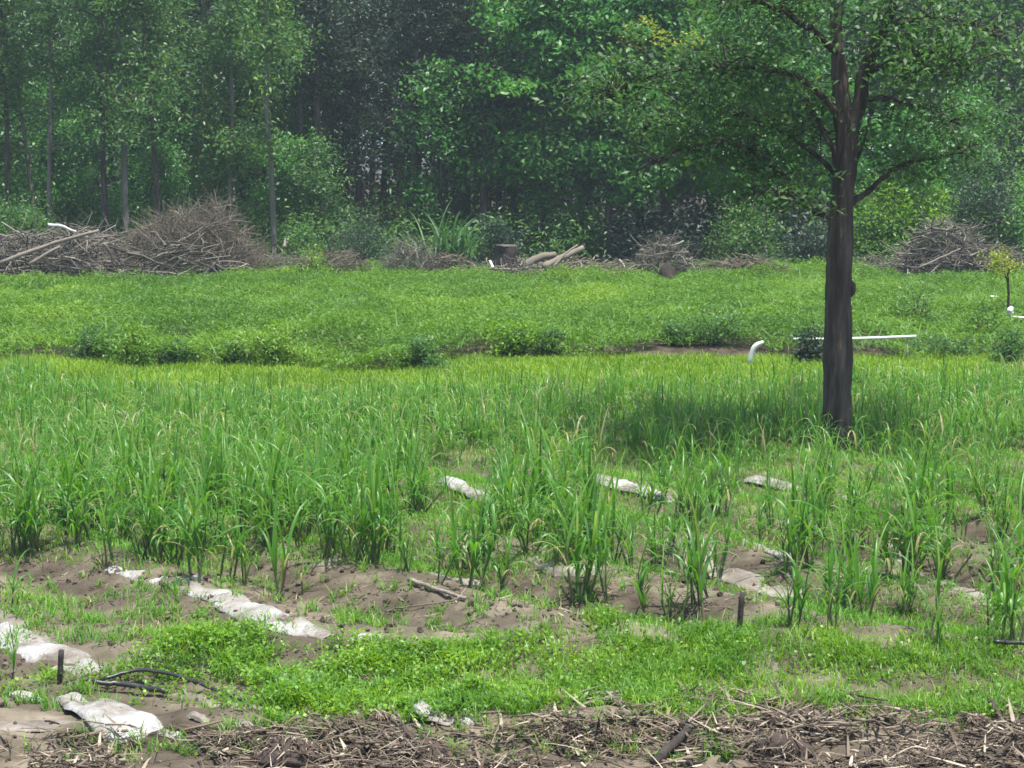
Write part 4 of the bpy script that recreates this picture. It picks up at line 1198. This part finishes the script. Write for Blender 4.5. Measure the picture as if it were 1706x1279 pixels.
tr = blades(rng, B, rng.random(n) * 6.28, .06 + .42 * rng.random(n) ** 2.1, .009 + .030 * rng.random(n) ** 2, lie, lie + (rng.random(n) - .3) * 1.1, 4, 1.0, rng.random(n) ** 1.1, 0, .9)
k = 3400
i = rng.integers(n, size=k)
dd = rand_dir(rng, k); dd[:, 2] *= .22
L = .06 + .36 * rng.random(k) ** 1.7
p0 = B[i] + [0, 0, .012]
Pp = np.stack([p0 - dd * L[:, None] / 2, p0 + rng.normal(size=(k, 3)) * .012, p0 + dd * L[:, None] / 2], 1)
ts = tubes(rng, Pp, np.tile([[1, 1, .7]], (k, 1)) * (.003 + .011 * rng.random((k, 1)) ** 2.5), 5, rng.random(k), cap=True)
tag(build('dry_cane_trash', [tr, ts], M['straw']), 'brown litter of dry cane leaves and chips along the bottom', 'litter', kind='stuff')
n = 9000
x = rng.uniform(-6.6, 6.6, n); y = 19 + 7 * rng.random(n)
ok = bare_at(x, y) & (rng.random(n) < np.clip(fbm(x * 1.7, y * 1.7, 8) * 1.6 - .45, .04, 1)) & (np.abs(x) < y * .275)
x, y = x[ok], y[ok]; n = len(x)
lie = 1.2 + .45 * rng.random(n)
tr = blades(rng, np.stack([x, y, ground_z(x, y) + .01], -1), rng.random(n) * 6.28, .05 + .25 * rng.random(n) ** 2, .006 + .012 * rng.random(n), lie, lie + (rng.random(n) - .3) * .8, 4, 1.0, rng.random(n), 0, .9)
tag(build('dead_leaves', [tr], M['straw']), 'dry fallen cane leaves strewn on the bare ridges', 'litter', kind='stuff')
# crumbled earth
n = 16000
x = rng.uniform(-6.6, 6.6, n); y = 14.8 + 11 * rng.random(n)
ok = bare_at(x, y) & (rng.random(n) < np.clip(fbm(x * 1.2, y * 1.2, 28) * 2 - .6, .05, 1)) & (np.abs(x) < y * .275)
x, y = x[ok], y[ok]; n = len(x)
r = .008 + .034 * rng.random(n) ** 3
K = 4
zz = np.array([-1, -.45, .45, 1]); rr = np.array([.05, .9, .85, .05])
Pp = np.stack([x, y, ground_z(x, y) + r * .3], -1)[:, None] + np.stack([0 * zz, 0 * zz, zz], -1)[None] * r[:, None, None] + rng.normal(size=(n, K, 3)) * r[:, None, None] * .2
tag(build('soil_crumbs', [tubes(rng, Pp, rr[None] * r[:, None], 5, rng.random(n) * .6, rough=.5)], M['soil'], None, False), 'crumbled earth on the bare ridges', 'soil', kind='stuff')

# ------------------------------------------------------------------ humid summer air
hz = bpy.data.meshes.new('haze')
x0, x1, y0, y1, z0, z1 = -930, 930, -430, 2260, -2.0, 30.0
hz.from_pydata([(x0, y0, z0), (x1, y0, z0), (x1, y1, z0), (x0, y1, z0), (x0, y0, z1), (x1, y0, z1), (x1, y1, z1), (x0, y1, z1)], [],
               [(0, 3, 2, 1), (4, 5, 6, 7), (0, 1, 5, 4), (1, 2, 6, 5), (2, 3, 7, 6), (3, 0, 4, 7)])
ho = bpy.data.objects.new('haze', hz); scene.collection.objects.link(ho)
m, nt, N, Lk = new_mat('haze_air')
pv = N('ShaderNodeVolumePrincipled')
pv.inputs['Color'].default_value = (.74, .92, 1.0, 1)
pv.inputs['Density'].default_value = 0.00045
pv.inputs['Anisotropy'].default_value = 0.1
out = N('ShaderNodeOutputMaterial'); Lk(pv.outputs[0], out.inputs['Volume'])
hz.materials.append(m)
tag(ho, 'thin bluish summer haze in the air', 'haze', kind='stuff')
